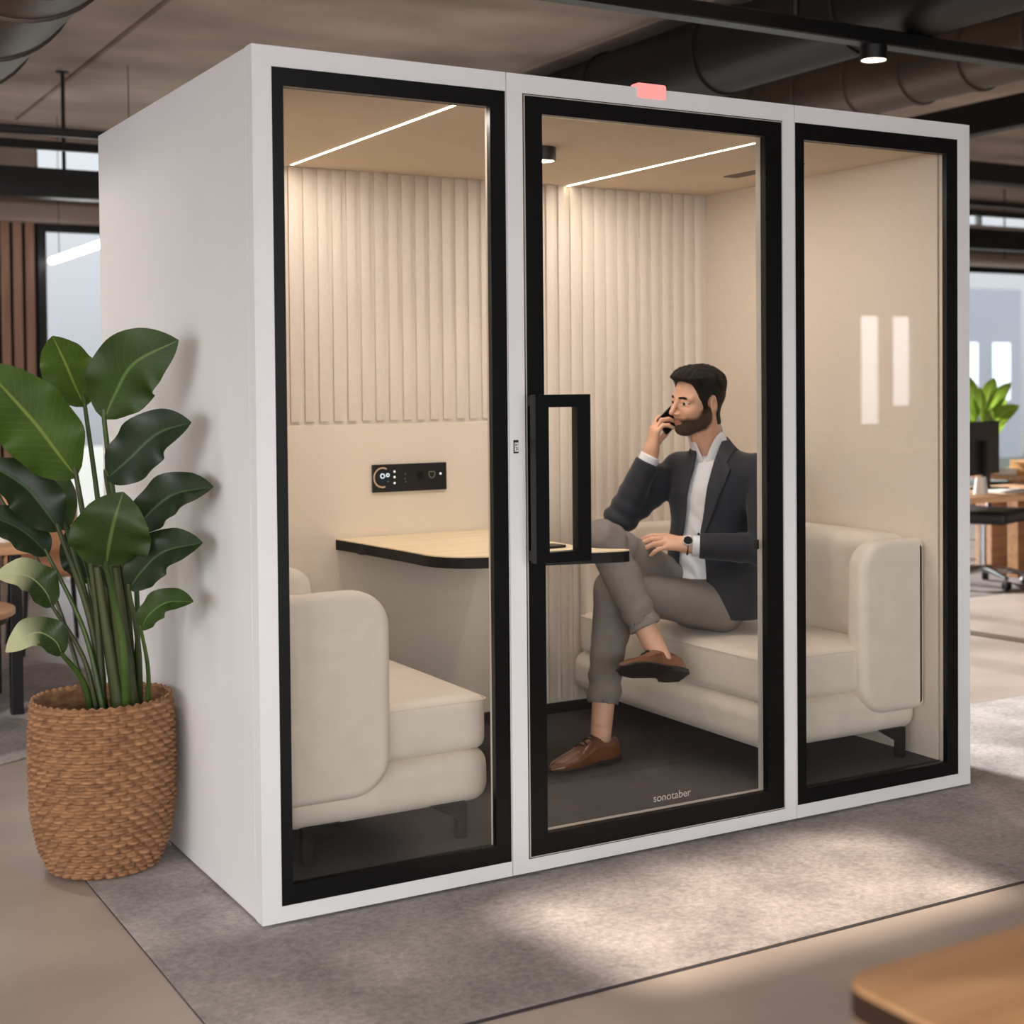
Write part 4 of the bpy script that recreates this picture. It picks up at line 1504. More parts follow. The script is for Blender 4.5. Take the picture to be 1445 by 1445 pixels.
# --- shoes: x towards the toe, z up from the ground
def shoe(O, Fd, U, lb):
    Fd = Vector(Fd)
    U = Vector(U).normalized()
    Fd = (Fd - U * Fd.dot(U)).normalized()
    Lf = U.cross(Fd)
    T = ([[Fd[i], Lf[i], U[i]] for i in range(3)], O)
    gg = Grid((-0.03, -0.06, -0.005), (0.31, 0.06, 0.14), 0.003)
    cy = 0.010 * np.sin(np.clip(gg.X / 0.28, 0, 1) * PI * 0.5) * -1
    wid = np.interp(gg.X, [-0.02, 0.03, 0.10, 0.19, 0.25, 0.285], [0.024, 0.034, 0.036, 0.047, 0.036, 0.012]).astype(np.float32)
    out = np.maximum(np.abs(gg.Y - 0.0) - wid, np.maximum(-0.018 - gg.X, gg.X - 0.286))
    top = np.interp(gg.X, [-0.02, 0.0, 0.05, 0.085, 0.12, 0.17, 0.23, 0.27, 0.29], [0.082, 0.092, 0.098, 0.105, 0.092, 0.068, 0.052, 0.042, 0.03]).astype(np.float32)
    yy = np.abs(gg.Y) / np.maximum(wid, 0.01)
    up = np.maximum(out - 0.002, gg.Z - top * (1 - 0.30 * np.clip(yy, 0, 1.2) ** 2.4))
    up = smax(up, 0.018 - gg.Z, 0.004)
    up = smax(up, -(gg.ell((0.033, 0, 0.125), (0.055, 0.030, 0.060))), 0.006)
    s = put('shoe', nets(gg, up * 0.7, None, T), M['leather'], man, smooth=True, label=lb)
    so = np.maximum(out - 0.006, np.maximum(gg.Z - 0.021, np.where(gg.X < 0.075, -gg.Z, 0.013 - gg.Z)))
    so = smax(so, np.where(gg.X < 0.075, gg.X - 0.075, -1), 0.002) if False else so
    put('sole', nets(gg, so * 0.8, None, T), M['sole'], s, smooth=True)
    R = Matrix((Fd, Lf, U)).transposed()
    for k in range(4):
        x = 0.092 + k * 0.018
        z = float(np.interp(x, [0.085, 0.12, 0.17], [0.106, 0.094, 0.070])) + 0.002
        pts = [Vector(O) + R @ Vector((x + 0.006 * j * (-1) ** k, 0.020 * j, z - 0.010 * j * j)) for j in (-1, -0.5, 0, 0.5, 1)]
        put('lace', tube(B(), pts, 0.0028, 6), M['sole'], s, smooth=True)
    return s


shoe((1.492, 0.652, 0.096), (-0.305, -0.062, 0), (0, 0, 1), 'brown leather shoe standing on the carpet')
shoe((1.648, 0.452, 0.405), (-0.95, -0.27, 0.10), (0.03, 0.62, 0.78), 'brown leather shoe of the crossed leg, sole in view')

# --- wristwatch
dv = (Vector(WL) - Vector(EL)).normalized()
wc = Vector(WL) + dv * 0.012
wt = B()
ax1 = dv.cross(Vector((0, 0, 1))).normalized()
ax2 = ax1.cross(dv)
ring = [wc + (ax1 * math.cos(2 * PI * k / 28) * 0.0315 + ax2 * math.sin(2 * PI * k / 28) * 0.0315) for k in range(29)]
tube(wt, ring, 0.0045, 8, caps=False)
wts = put('wristwatch', wt, M['blackmetal'], man, smooth=True, label='black wristwatch on the left wrist')
fn = (Vector((-0.35, -0.75, 0.55)) - dv * Vector((-0.35, -0.75, 0.55)).dot(dv)).normalized()
q = fn.to_track_quat('Z', 'Y').to_matrix().to_4x4()
q.translation = wc + fn * 0.030
bm = lathe(B(), [(0, 0), (0.0185, 0), (0.0205, 0.003), (0.0195, 0.008), (0.0165, 0.0085), (0.016, 0.006), (0, 0.006)], (0, 0, 0), 28, cap=False)
bmesh.ops.transform(bm, matrix=q, verts=bm.verts)
put('watch_case', bm, M['alu'], wts, smooth=True, auto=40)
bm = lathe(B(), [(0, 0.0066), (0.0158, 0.0066)], (0, 0, 0), 28, cap=False)
bmesh.ops.transform(bm, matrix=q, verts=bm.verts)
put('watch_dial', bm, M['black'], wts)
# ------------------------------------------------------------------ plants
def leafmat(name, c, c2, vein, rough=0.35, trans=0.25, pale=None):
    m = mat(name, c, rough, color2=c2, scale=9)
    N, L = nodes(m)
    pb = N['Principled BSDF']
    old = pb.inputs['Base Color'].links[0].from_socket
    uv = N.new('ShaderNodeUVMap')
    sx = N.new('ShaderNodeSeparateXYZ')
    L.new(uv.outputs[0], sx.inputs[0])
    ab = N.new('ShaderNodeMath')
    ab.operation = 'ABSOLUTE'
    sub = N.new('ShaderNodeMath')
    sub.operation = 'SUBTRACT'
    sub.inputs[1].default_value = 0.5
    L.new(sx.outputs[0], sub.inputs[0])
    L.new(sub.outputs[0], ab.inputs[0])
    rib = N.new('ShaderNodeMapRange')
    rib.inputs['From Min'].default_value = 0.012
    rib.inputs['From Max'].default_value = 0.030
    rib.inputs['To Min'].default_value = 1
    rib.inputs['To Max'].default_value = 0
    L.new(ab.outputs[0], rib.inputs['Value'])
    # side veins sweep forward from the midrib
    ma = N.new('ShaderNodeMath')
    ma.operation = 'MULTIPLY_ADD'
    ma.inputs[1].default_value = -0.45
    L.new(ab.outputs[0], ma.inputs[0])
    L.new(sx.outputs[1], ma.inputs[2])
    mu = N.new('ShaderNodeMath')
    mu.operation = 'MULTIPLY'
    mu.inputs[1].default_value = 15
    L.new(ma.outputs[0], mu.inputs[0])
    fr = N.new('ShaderNodeMath')
    fr.operation = 'FRACT'
    L.new(mu.outputs[0], fr.inputs[0])
    vr = N.new('ShaderNodeMapRange')
    vr.inputs['From Min'].default_value = 0.0
    vr.inputs['From Max'].default_value = 0.10
    vr.inputs['To Min'].default_value = 0.30
    vr.inputs['To Max'].default_value = 0
    L.new(fr.outputs[0], vr.inputs['Value'])
    mxx = N.new('ShaderNodeMath')
    mxx.operation = 'MAXIMUM'
    L.new(rib.outputs[0], mxx.inputs[0])
    L.new(vr.outputs[0], mxx.inputs[1])
    mix = N.new('ShaderNodeMix')
    mix.data_type = 'RGBA'
    L.new(mxx.outputs[0], mix.inputs[0])
    L.new(old, mix.inputs[6])
    mix.inputs[7].default_value = (*hexc(vein), 1)
    out = mix.outputs[2]
    if pale:
        pr = N.new('ShaderNodeMapRange')
        pr.inputs['From Min'].default_value = 0.45
        pr.inputs['From Max'].default_value = 0.75
        L.new(sx.outputs[1], pr.inputs['Value'])
        m3 = N.new('ShaderNodeMix')
        m3.data_type = 'RGBA'
        L.new(pr.outputs[0], m3.inputs[0])
        L.new(out, m3.inputs[6])
        m3.inputs[7].default_value = (*hexc(pale), 1)
        out = m3.outputs[2]
    L.new(out, pb.inputs['Base Color'])
    tr = N.new('ShaderNodeBsdfTranslucent')
    L.new(out, tr.inputs['Color'])
    ms = N.new('ShaderNodeMixShader')
    ms.inputs[0].default_value = trans
    o = [n for n in N if n.type == 'OUTPUT_MATERIAL'][0]
    L.new(pb.outputs[0], ms.inputs[1])
    L.new(tr.outputs[0], ms.inputs[2])
    L.new(ms.outputs[0], o.inputs['Surface'])
    return m


LFA = leafmat('leaf_bright', '4a681a', '395512', '7f9440', 0.5, 0.45)
LFB = leafmat('leaf_dark', '37501a', '283c13', '5f7a3c', 0.48, 0.3)
LFD = leafmat('leaf_deep', '1f3115', '15240f', '3f5833', 0.42, 0.16)
LFP = leafmat('leaf_pale_tip', '33491f', '263a18', '8b9a66', 0.35, 0.25, 'b9bd94')
LFL = leafmat('leaf_lime', '86a536', '6f8f2a', 'b7c777', 0.4, 0.45)
M['stem'] = mat('green_stem', '42581f', 0.5, color2='2b3d16', scale=12, stretch=(1, 1, 0.2))
M['stemd'] = mat('olive_stem', '454a26', 0.5, color2='2c3518', scale=12, stretch=(1, 1, 0.2))


def leaf(parent, mid, wid, roll, m, fold=0.18, wave=0.05, peak=0.42, ns=26, nw=8, seed=0, name='leaf', asym=0.0, tipw=0.0):
    """blade along a midrib curve; wid in metres, roll turns it about the midrib"""
    P = bez(mid, 10)
    ln = [0]
    for a, b in zip(P, P[1:]):
        ln.append(ln[-1] + (b - a).length)
    tot = ln[-1]

    def pos(s):
        d = s * tot
        for i in range(len(ln) - 1):
            if ln[i + 1] >= d or i == len(ln) - 2:
                return P[i].lerp(P[i + 1], (d - ln[i]) / max(ln[i + 1] - ln[i], 1e-9))
    bm = B()
    uvl = bm.loops.layers.uv.new('UVMap')
    rows = []
    rnd = random.Random(seed)
    ph = rnd.random() * 6
    for i in range(ns + 1):
        s = i / ns
        p = pos(s)
        t = (pos(min(s + 0.02, 1)) - pos(max(s - 0.02, 0))).normalized()
        vd = (p - Vector(CAM_C)).normalized()
        side = vd.cross(t).normalized()
        nrm = t.cross(side).normalized()
        r = roll if not isinstance(roll, (tuple, list)) else roll[0] + (roll[1] - roll[0]) * s
        sd = side * math.cos(r) + nrm * math.sin(r)
        up = nrm * math.cos(r) - side * math.sin(r)
        if s < peak:
            w = math.sin(s / peak * PI / 2) ** 0.62
        else:
            q = (s - peak) / (1 - peak)
            w = max(1 - q ** 2.1, 0) ** 0.80
        w = max(w * wid / 2, 0.0015) + tipw * 0
        row = []
        for j in range(-nw, nw + 1):
            x = j / nw
            ww = w * (1 + asym * x)
            ed = wave * wid * math.sin(s * 19 + ph + (1.3 if x > 0 else 0)) * abs(x) ** 2.5 * math.sin(PI * min(1, s * 1.1 + 0.05))
            v = p + sd * (x * ww) + up * (-fold * abs(x) * ww * (1 - 0.3 * abs(x)) + ed)
            row.append((bm.verts.new(v), (0.5 + x / 2, s)))
        rows.append(row)
    for a, b in zip(rows, rows[1:]):
        for k in range(len(a) - 1):
            f = bm.faces.new((a[k][0], a[k + 1][0], b[k + 1][0], b[k][0]))
            f.smooth = True
            for lp, q in zip(f.loops, (a[k], a[k + 1], b[k + 1], b[k])):
                lp[uvl].uv = q[1]
    return put(name, bm, m, parent, smooth=True)


# --- the big plant in its woven basket
PC = Vector((-0.222, 0.760, 0.0005))
pl = thing('potted_plant', 'tall broad-leaved plant in a woven brown basket beside the white booth', 'plant', PC)
mb = mat('woven_rush', 'a87c56', 0.6, color2='775135', scale=26, bump=0.35, bscale=130, stretch=(1, 1, 3))
bm = B()
NU, ROWS, SUB, COLS = 28 * 12, 26, 6, 28
HP = 0.500


def prof_r(z):
    return float(np.interp(z / HP, [0, 0.04, 0.15, 0.35, 0.6, 0.82, 1.0], [0.152, 0.163, 0.186, 0.205, 0.2085, 0.2065, 0.202]))


rings = []
NV = ROWS * SUB
for j in range(NV + 1):
    z = HP * j / NV
    row = min(j // SUB, ROWS - 1)
    fr = (j / SUB) - row
    hb = max(math.sin(PI * fr), 0) ** 0.6
    ring = []
    for i in range(NU):
        th = 2 * PI * i / NU
        c = abs(math.sin(COLS * th / 2 + (row % 2) * PI / 2))
        r = prof_r(z) - 0.015 + 0.021 * hb * (0.15 + 0.85 * c ** 0.6) + 0.0012 * noise.noise(Vector((math.cos(th) * 9, math.sin(th) * 9, z * 30)))
        ring.append(bm.verts.new((PC.x + r * math.cos(th), PC.y + r * math.sin(th), PC.z + z)))
    rings.append(ring)
for (rr_, z) in ((0.200, HP + 0.006), (0.192, HP + 0.006), (0.186, HP - 0.004), (0.184, HP - 0.09), (0.150, 0.02)):
    rings.append([bm.verts.new((PC.x + rr_ * math.cos(2 * PI * i / NU), PC.y + rr_ * math.sin(2 * PI * i / NU),
                                PC.z + z + (0.003 * math.sin(i * 0.9) if z > HP else 0))) for i in range(NU)])
for a, b in zip(rings, rings[1:]):
    for i in range(NU):
        bm.faces.new((a[i], a[(i + 1) % NU], b[(i + 1) % NU], b[i]))
bm.faces.new(rings[0])
bm.faces.new(rings[-1])
put('basket', bm, mb, pl, smooth=True, label='woven brown basket')
bm = B()
SR_, SZ = 0.183, PC.z + HP - 0.075
g0 = [[bm.verts.new((PC.x + SR_ * k / 8 * math.cos(2 * PI * i / 40), PC.y + SR_ * k / 8 * math.sin(2 * PI * i / 40),
                     SZ + 0.012 * noise.noise(Vector((k * 1.3 * math.cos(i * .157), k * 1.3 * math.sin(i * .157), 3))))) for i in range(40)] for k in range(1, 9)]
for a, b in zip(g0, g0[1:]):
    for i in range(40):
        bm.faces.new((a[i], a[(i + 1) % 40], b[(i + 1) % 40], b[i]))
bm.faces.new(g0[0])
put('soil', bm, mat('dark_soil', '1c140f', 0.95, color2='0d0907', scale=60, bump=0.8, bscale=90), pl, smooth=True)


def stem(par, pts, r0, r1, m='stem', n=8):
    P = bez(pts, n)
    rs = [r0 + (r1 - r0) * k / (len(P) - 1) for k in range(len(P))]
    put('stem', tube(B(), P, rs, 10), M[m], par, smooth=True, auto=70)


T0 = 4.40
SOIL = SZ - 0.005
# (midrib pixels with forward distance, width, roll, material, fold, stem start pixel x, stem radii)
LV = [
    # big front left, bright
    ([(108, 674, 4.28), (82, 640, 4.24), (45, 592, 4.20), (-28, 512, 4.12)], 0.196, 0.25, LFA, 0.12, 118, (0.012, 0.0065)),
    # top left
    ([(120, 574, 4.36), (106, 545, 4.38), (92, 512, 4.40), (74, 474, 4.44)], 0.142, 0.20, LFA, 0.10, 140, (0.011, 0.005)),
    # top centre
    ([(147, 592, 4.30), (163, 555, 4.28), (190, 512, 4.24), (252, 480, 4.20)], 0.182, -0.15, LFB, 0.15, 150, (0.012, 0.006)),
    # right middle, dark glossy
    ([(150, 676, 4.26), (182, 648, 4.22), (222, 612, 4.18), (270, 596, 4.12)], 0.140, -0.35, LFD, 0.25, 166, (0.010, 0.0055)),
    # right, lower
    ([(188, 752, 4.22), (213, 722, 4.19), (247, 697, 4.15), (301, 687, 4.08)], 0.116, -0.45, LFD, 0.3, 172, (0.010, 0.005)),
    # front centre, broad
    ([(150, 798, 4.20), (154, 768, 4.14), (162, 732, 4.10), (174, 694, 4.12)], 0.196, 0.05, LFB, 0.10, 148, (0.014, 0.008)),
    # left middle, dark
    ([(84, 750, 4.32), (62, 718, 4.30), (32, 684, 4.28), (-22, 652, 4.24)], 0.135, 0.30, LFD, 0.22, 122, (0.012, 0.006)),
    # behind the big one
    ([(94, 748, 4.42), (76, 712, 4.44), (54, 676, 4.46), (24, 633, 4.48)], 0.135, 0.1, LFB, 0.12, 126, (0.010, 0.005)),
    # left lower
    ([(68, 784, 4.34), (48, 762, 4.32), (20, 742, 4.30), (-30, 722, 4.26)], 0.105, 0.45, LFD, 0.25, 116, (0.009, 0.0045)),
    # left, curled
    ([(74, 856, 4.32), (62, 832, 4.29), (36, 812, 4.27), (-8, 812, 4.24)], 0.100, 0.55, LFP, 0.35, 112, (0.009, 0.0045)),
    # lowest left with pale tip
    ([(88, 924, 4.30), (76, 903, 4.27), (48, 893, 4.25), (8, 920, 4.22)], 0.090, 0.5, LFP, 0.35, 106, (0.011, 0.006)),
    # lowest right
    ([(199, 888, 4.22), (210, 868, 4.19), (236, 850, 4.16), (273, 849, 4.10)], 0.078, -0.5, LFB, 0.3, 180, (0.008, 0.004)),
    # right, third
    ([(182, 832, 4.24), (200, 806, 4.21), (232, 778, 4.17), (286, 766, 4.10)], 0.118, -0.40, LFD, 0.28, 174, (0.010, 0.005)),
    # behind the centre
    ([(160, 836, 4.40), (170, 812, 4.42), (184, 790, 4.44), (200, 768, 4.46)], 0.130, -0.1, LFD, 0.15, 160, (0.011, 0.006)),
    # left of centre, behind
    ([(126, 824, 4.44), (120, 800, 4.46), (111, 775, 4.48), (100, 742, 4.50)], 0.110, 0.1, LFD, 0.15, 132, (0.010, 0.005)),
    # pale lime leaf at the far left
    ([(-40, 640, 4.52), (-14, 612, 4.52), (18, 604, 4.50), (44, 634, 4.46)], 0.060, 0.6, LFL, 0.3, 104, (0.007, 0.004)),
]
for k, (mid, wid, roll, m, fold, sx, (r0, r1)) in enumerate(LV):
    pts = [at(*p) for p in mid]
    leaf(pl, pts, wid * 1.12, roll, m, fold, 0.08, seed=k, peak=0.42)
    b = pts[0]
    g0 = on_z(sx, 1000, SOIL)
    base = Vector((PC.x + (g0.x - PC.x) * 1.0, PC.y - 0.02 + 0.05 * math.sin(k * 2.1), SOIL))
    base.x = max(min(base.x, PC.x + 0.12), PC.x - 0.12)
    m1 = base.lerp(b, 0.5) + Vector(((base.x - b.x) * 0.16, 0, 0.02))
    stem(pl, [base, m1, b, b.lerp(pts[1], 0.12)], r0, r1 * 0.7, 'stem' if k % 3 else 'stemd')
for (sx, ex, ey) in ((140, 137, 800), (152, 152, 770), (160, 164, 800)):   # thick upright stalks in the middle
    g0 = on_z(sx, 1000, SOIL)
    base = Vector((g0.x, PC.y - 0.06, SOIL))
    stem(pl, [base, base.lerp(at(ex, ey, 4.30), 0.5), at(ex, ey, 4.30)], 0.021, 0.010, 'stemd')


# ------------------------------------------------------------------ furniture
M['oak'] = wood('warm_oak', 'c28d5e', 'a06d42', 0.45, 0)
M['oakfg'] = wood('honey_wood', 'f0bd8a', 'd69c68', 0.5, 0, 0.6)
M['oakdesk'] = wood('light_desk_wood', 'd9ab82', 'c2906a', 0.5, 0)
M['plastic'] = mat('black_plastic', '121112', 0.45, var=0.1)
M['chrome'] = mat('polished_chrome', 'c8c8cc', 0.15, 1.0, var=0.03)
M['ceramic'] = mat('white_ceramic', 'e9e4dd', 0.3, var=0.02)
M['paper'] = mat('white_paper', 'ece6df', 0.8, var=0.02)


def desk(name, label, x0, x1, y0, y1, z, top, cat='table', leg='plastic', lw=0.05, th=0.035, rad=0.03, group=None, z0=None):
    z0 = FZ if z0 is None else z0
    t = thing(name, label, cat, ((x0 + x1) / 2, (y0 + y1) / 2, FZ), group)
    put('tabletop', prism(B(), rrect(x0, x1, y0, y1, rad), 2, z - th, z, 0.004, 2), M[top], t, smooth=True, auto=40)
    for x in (x0 + 0.09, x1 - 0.09):
        for y in (y0 + 0.09, y1 - 0.09):
            put('leg', box(B(), x - lw / 2, x + lw / 2, y - lw / 2, y + lw / 2, z0, z - th, bev=0.004), M[leg], t)
    return t


fg = desk('wooden_table', 'blurred honey wood table corner in the foreground at the bottom right', -0.185, 1.5, -3.45, -2.462, 0.756, 'oakfg', th=0.042, rad=0.045)
put('edge_band', prism(B(), rrect(-0.1853, 1.5003, -3.4503, -2.4617, 0.0453), 2, 0.716, 0.7515, 0.003, 2), mat('shaded_wood_edge', '3d2618', 0.55, var=0.15), fg, label='table edge painted dark brown as in shadow')  # shadow on the table sides, painted in as a dark brown band
put('apron', box(B(), -0.05, 1.38, -3.33, -2.60, 0.66, 0.7095), M['plastic'], fg)

# left background
ld = desk('wooden_desk', 'warm wood desk behind the plant, before the slatted wall', -1.9, 0.04, 2.93, 3.62, 0.74, 'oakdesk', z0=0.006)
put('modesty_panel', box(B(), -1.75, -0.10, 3.50, 3.53, 0.25, 0.70), M['oak'], ld)
put('drawer_unit', box(B(), -0.55, -0.16, 3.0, 3.48, 0.10, 0.7045), M['plastic'], ld)
c = on_z(10, 766, 0.74)
t = thing('mug', 'white mug on the desk behind the plant', 'mug', (c.x, c.y + 0.05, 0.74))
put('cup', lathe(B(), [(0.0, 0.0), (0.036, 0.0), (0.042, 0.02), (0.043, 0.095), (0.039, 0.095), (0.037, 0.012), (0, 0.01)], (c.x, c.y + 0.05, 0.74), 24, cap=False), M['ceramic'], t, smooth=True, auto=50)
put('handle', tube(B(), [(c.x + 0.04 + 0.028 * math.sin(a), c.y + 0.05, 0.79 + 0.03 * math.cos(a)) for a in [k * PI / 8 for k in range(9)]], 0.006, 8), M['ceramic'], t, smooth=True)
# tan lounge chair behind the plant
c = at(98, 862, 8.2)
t = thing('lounge_chair', 'tan upholstered chair partly hidden behind the plant leaves', 'chair', (c.x - 0.1, c.y, FZ))
M['tan'] = mat('tan_upholstery', 'cf9a73', 0.7, var=0.06, scale=30)
cx_, cy_ = c.x - 0.1, c.y
put('seat', rbox(B(), cx_ - 0.20, cx_ + 0.20, cy_ - 0.26, cy_ + 0.26, 0.40, 0.50, 0.04, 8), M['tan'], t, smooth=True)
put('backrest', rbox(B(), cx_ - 0.20, cx_ + 0.20, cy_ + 0.18, cy_ + 0.27, 0.48, 0.86, 0.04, 8), M['tan'], t, smooth=True)
for sx in (-1, 1):
    for sy in (-1, 1):
        put('leg', tube(B(), [(cx_ + sx * 0.16, cy_ + sy * 0.20, 0.42), (cx_ + sx * 0.19, cy_ + sy * 0.23, FZ)], [0.016, 0.011], 10), M['plastic'], t, smooth=True, auto=60)
c = Vector((-0.475, 2.52, 0.006))
t = thing('side_table', 'low round wood side table on the round rug at the left edge', 'table', c)
bm = B()
prism(bm, [(c.x + 0.33 * math.cos(2 * PI * k / 48), c.y + 0.33 * math.sin(2 * PI * k / 48)) for k in range(48)], 2, 0.525, 0.55, 0.005, 2)
put('tabletop', bm, M['oakdesk'], t, smooth=True, auto=40)
put('apron', lathe(B(), [(0, 0.49), (0.30, 0.49), (0.315, 0.5185)], (c.x, c.y, 0.006), 40), M['plastic'], t, smooth=True, auto=40)
put('column', lathe(B(), [(0.035, 0.02), (0.03, 0.49)], (c.x, c.y, 0.006), 20), M['plastic'], t, smooth=True, auto=60)
put('base', lathe(B(), [(0, 0.0), (0.20, 0.0), (0.20, 0.012), (0.04, 0.025)], (c.x, c.y, 0.006), 36), M['plastic'], t, smooth=True, auto=40)

# right background: two desks and what stands on them
desk('office_desk', 'nearer wood desk right of the booth with a white cup and a black screen', 4.75, 6.75, 2.49, 3.18, 0.73, 'oakdesk')
desk('office_desk', 'farther wood desk at the right edge carrying a plant', 6.86, 8.9, 3.70, 4.45, 0.73, 'oakdesk', leg='oak', lw=0.10, z0=-0.002)


def monitor(x, y, z, w, h, label, rot=0.0):
    t = thing('monitor', label, 'monitor', (x, y, z))
    Rm = Matrix.Translation((x, y, z)) @ Matrix.Rotation(rot, 4, 'Z')

    def P(nm, bm, m):
        bmesh.ops.transform(bm, matrix=Rm, verts=bm.verts)
        put(nm, bm, M[m], t)
    P('screen_case', box(B(), -w / 2, w / 2, -0.012, 0.012, 0.09, 0.09 + h, bev=0.004), 'plastic')
    P('screen', box(B(), -w / 2 + 0.012, w / 2 - 0.012, 0.012, 0.0135, 0.105, 0.075 + h), 'black')
    P('stand', box(B(), -0.025, 0.025, -0.05, -0.0125, 0.008, 0.30, bev=0.004), 'plastic')
    P('stand_foot', box(B(), -0.12, 0.12, -0.13, 0.06, 0, 0.010, bev=0.003), 'plastic')
    return t


c = on_z(1384, 692, 0.73)
monitor(5.74, 2.98, 0.73, 0.50, 0.335, 'black back of a screen on the nearer desk right of the booth', 0.35)
c = on_z(1384, 697, 0.73)
put('cup', lathe(B(), [(0, 0), (0.045, 0), (0.030, 0.10), (0.026, 0.10), (0.030, 0.01), (0, 0.008)], (c.x, c.y, 0.73), 24, cap=False), M['ceramic'],
    smooth=True, auto=50, label='white tapered cup on the nearer desk right of the booth', cat='cup', loc=(c.x, c.y, 0.73))
c = on_z(1425, 694, 0.73)
put('paper_sheets', box(B(), c.x - 0.15, c.x + 0.17, c.y - 0.10, c.y + 0.11, 0.7302, 0.740), M['paper'], label='white papers on the nearer desk at the right edge', cat='paper', loc=(c.x, c.y, 0.73))
c = on_z(1411, 669, 0.73)
put('paper_box', box(B(), c.x - 0.04, c.x + 0.07, c.y - 0.10, c.y + 0.0, 0.7302, 0.775, bev=0.003), M['paper'], label='small white box on the farther desk', cat='box', loc=(c.x, c.y, 0.73))
c = on_z(1441, 669, 0.73)
put('wooden_tray', box(B(), c.x - 0.05, c.x + 0.16, c.y - 0.08, c.y + 0.06, 0.7302, 0.83, bev=0.004), mat('orange_wood', 'd39a4e', 0.5, var=0.05),
    label='orange wooden box on the farther desk at the right edge', cat='box', loc=(c.x, c.y, 0.73))
# pedestal under the farther desk
t = thing('pedestal_cabinet', 'pale wood cabinet with open shelf under the farther desk', 'cabinet', (7.75, 4.3, FZ))
put('body', box(B(), 7.1, 8.4, 4.18, 4.34, -0.002, 0.60, bev=0.004), M['oakdesk'], t)
put('shelf', box(B(), 7.25, 8.38, 4.02, 4.1795, 0.36, 0.385), M['oakdesk'], t)


def office_chair(x, y, rot, label):
    t = thing('office_chair', label, 'chair', (x, y, 0))
    Rm = Matrix.Translation((x, y, -0.001)) @ Matrix.Rotation(rot, 4, 'Z')

    def P(nm, bm, m, sm=True, par=t):
        bmesh.ops.transform(bm, matrix=Rm, verts=bm.verts)
        return put(nm, bm, M[m], par, smooth=sm, auto=50)
    P('seat', rbox(B(), -0.25, 0.25, -0.25, 0.25, 0.44, 0.53, 0.035, 8), 'plastic')
    P('backrest', rbox(B(), -0.23, 0.23, 0.21, 0.27, 0.62, 1.08, 0.028, 8), 'plastic')
    P('back_stem', tube(B(), bez([(0, 0.1, 0.43), (0, 0.27, 0.46), (0, 0.285, 0.75)], 6), 0.02, 8), 'plastic')
    P('gas_column', tube(B(), [(0, 0, 0.10), (0, 0, 0.44)], 0.026, 14), 'chrome')
    for k in range(5):
        a = 2 * PI * k / 5 + 0.3
        ca, sa = math.cos(a), math.sin(a)
        P('base_arm', tube(B(), [(0, 0, 0.12), (0.16 * ca, 0.16 * sa, 0.105), (0.29 * ca, 0.29 * sa, 0.078)], [0.026, 0.022, 0.016], 10), 'chrome')
        P('caster', tube(B(), [(0.29 * ca - 0.022 * sa, 0.29 * sa + 0.022 * ca, 0.030), (0.29 * ca + 0.022 * sa, 0.29 * sa - 0.022 * ca, 0.030)], 0.030, 14), 'plastic')
    for s in (-1, 1):
        P('armrest', tube(B(), bez([(s * 0.24, 0.05, 0.48), (s * 0.30, 0.05, 0.60), (s * 0.29, -0.10, 0.68), (s * 0.29, 0.10, 0.68)], 6), 0.017, 8), 'plastic')
    return t


office_chair(6.42, 3.62, 0.4, 'black office chair with chrome star base under the nearer desk')


def small_plant(x, y, z, h, n, label, pot, m, seed, spread=0.22):
    t = thing('potted_plant', label, 'plant', (x, y, z))
    put('pot', lathe(B(), [(0, 0), (0.07, 0), (0.10, 0.16), (0.09, 0.16), (0.085, 0.13), (0, 0.13)], (x, y, z), 28, cap=False), pot, t, smooth=True, auto=50)
    rnd = random.Random(seed)
    for k in range(n):
        a = 2 * PI * k / n * 2.4 + rnd.random() * 0.5
        hh = h * (0.35 + 0.65 * (k + 0.5) / n)
        rr = spread * (1.15 - 0.6 * k / n)
        b = Vector((x + 0.2 * rr * math.cos(a), y + 0.2 * rr * math.sin(a), z + 0.13 + hh * 0.55))
        e = Vector((x + rr * math.cos(a), y + rr * math.sin(a), z + 0.13 + hh))
        stem(t, [(x, y, z + 0.12), b.lerp(Vector((x, y, z + 0.12)), 0.5), b], 0.006, 0.004)
        leaf(t, [b, b.lerp(e, 0.5) + Vector((0, 0, 0.03)), e], 0.10 + 0.03 * rnd.random(), rnd.uniform(-0.5, 0.5), m, 0.2, 0.03, ns=12, nw=4, seed=seed + k)
    return t


c = on_z(1436, 672, 0.73)
small_plant(c.x + 0.02, c.y + 0.36, 0.73, 0.62, 12, 'lime green plant in a brown pot on the farther desk at the right edge', mat('brown_pot', '8a6a4c', 0.6, var=0.08), LFL, 11, 0.30)

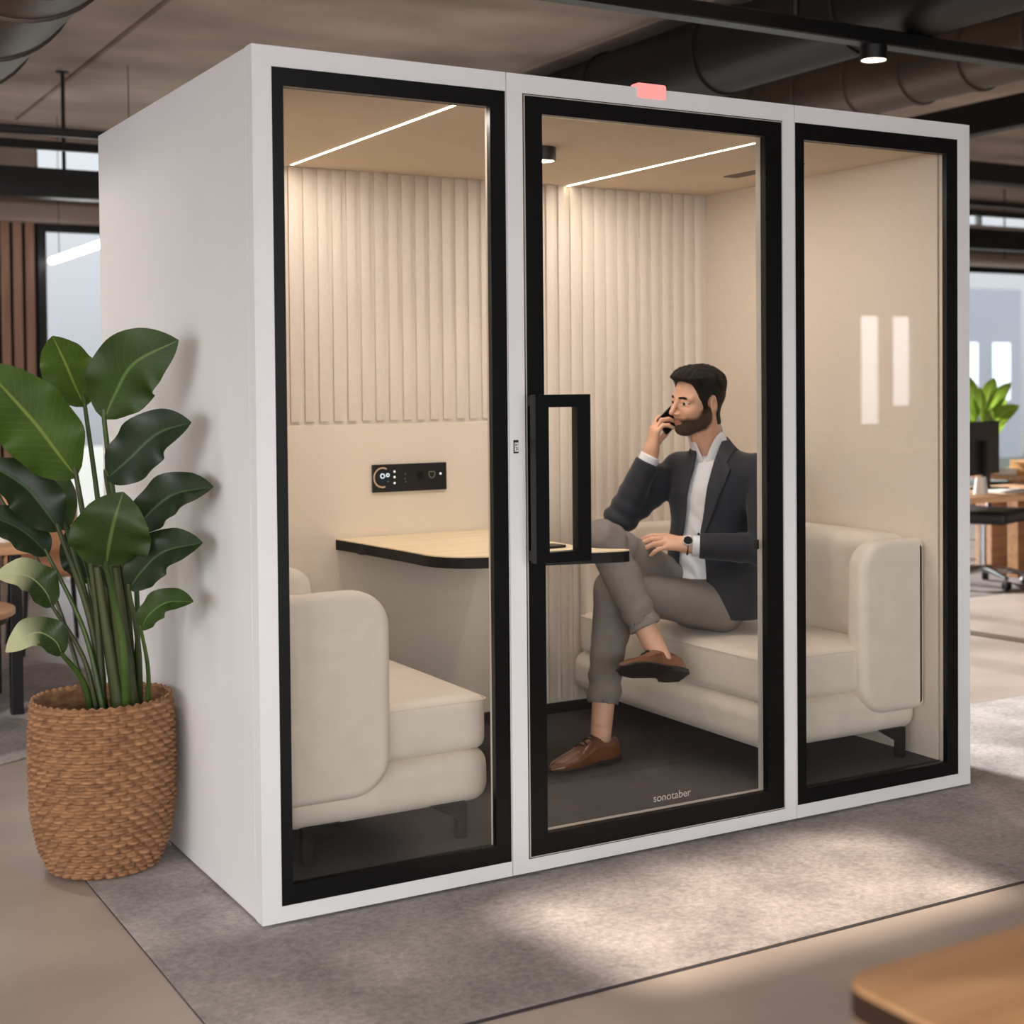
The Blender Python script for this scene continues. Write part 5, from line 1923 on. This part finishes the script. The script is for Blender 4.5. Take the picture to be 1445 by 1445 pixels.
# desks on the street side (seen only as a mirror image in the right glass)
dk = desk('office_desk', 'wood desk on the street side mirrored in the right glass bay', 7.4, 10.2, -8.15, -7.30, 0.74, 'oakdesk')
monitor(8.55, -7.7, 0.74, 0.46, 0.33, 'dark screen on the street side desk, the one nearer the plant', PI)
monitor(9.45, -7.5, 0.74, 0.50, 0.33, 'dark screen on the street side desk, the one farther from the plant', PI)
t = thing('desk_lamp', 'white square paper lamp on the street side desk', 'lamp', (9.02, -7.45, 0.74))
put('shade', rbox(B(), 8.91, 9.13, -7.52, -7.38, 0.76, 0.95, 0.03, 6), M['ceramic'], t, smooth=True)
put('foot', box(B(), 8.95, 9.09, -7.5, -7.4, 0.74, 0.77), M['ceramic'], t)
small_plant(8.0, -7.75, 0.74, 0.55, 12, 'green plant on the street side desk mirrored in the right glass bay', M['ceramic'], LFA, 23, 0.24)

M['houseglass'] = mat('pale_house_window', '9aa2aa', 0.2, var=0.03)
# houses across the yard, seen through the back glazing
for (x0, x1, y, h, c, lb) in ((15.2, 18.6, 19.5, 3.3, 'c9c8c6', 'light house beyond the back glazing at the right'),
                              (20.2, 27.0, 22.0, 3.6, '55565a', 'grey house beyond the back glazing at the right edge')):
    t = thing('building', lb, 'building', ((x0 + x1) / 2, y, -0.5))
    put('wall', box(B(), x0, x1, y, y + 5, -0.5, h), mat('render_' + c, c, 0.9, var=0.04), t)
    for k in range(int((x1 - x0) / 1.1)):
        put('window', box(B(), x0 + 0.3 + k * 1.1, x0 + 0.9 + k * 1.1, y - 0.03, y + 0.02, 0.9, 2.3), M['houseglass'], t)
struct('ground', box(B(), -30, 40, RY1 + 0.3, 45, -0.7, -0.5), mat('dark_lawn', '2c3128', 0.9, var=0.2))
# ------------------------------------------------------------------ view settings
SC.view_settings.view_transform = 'Standard'
SC.view_settings.look = 'None'
SC.view_settings.gamma = 1
SC.view_settings.use_curve_mapping = False
SC.view_settings.exposure = EXPO
SC.cycles.use_denoising = True
SC.cycles.max_bounces = 8
SC.cycles.diffuse_bounces = 4
SC.cycles.glossy_bounces = 4
SC.cycles.transparent_max_bounces = 16
SC.cycles.caustics_reflective = False
SC.cycles.caustics_refractive = False
SC.cycles.sample_clamp_indirect = 6
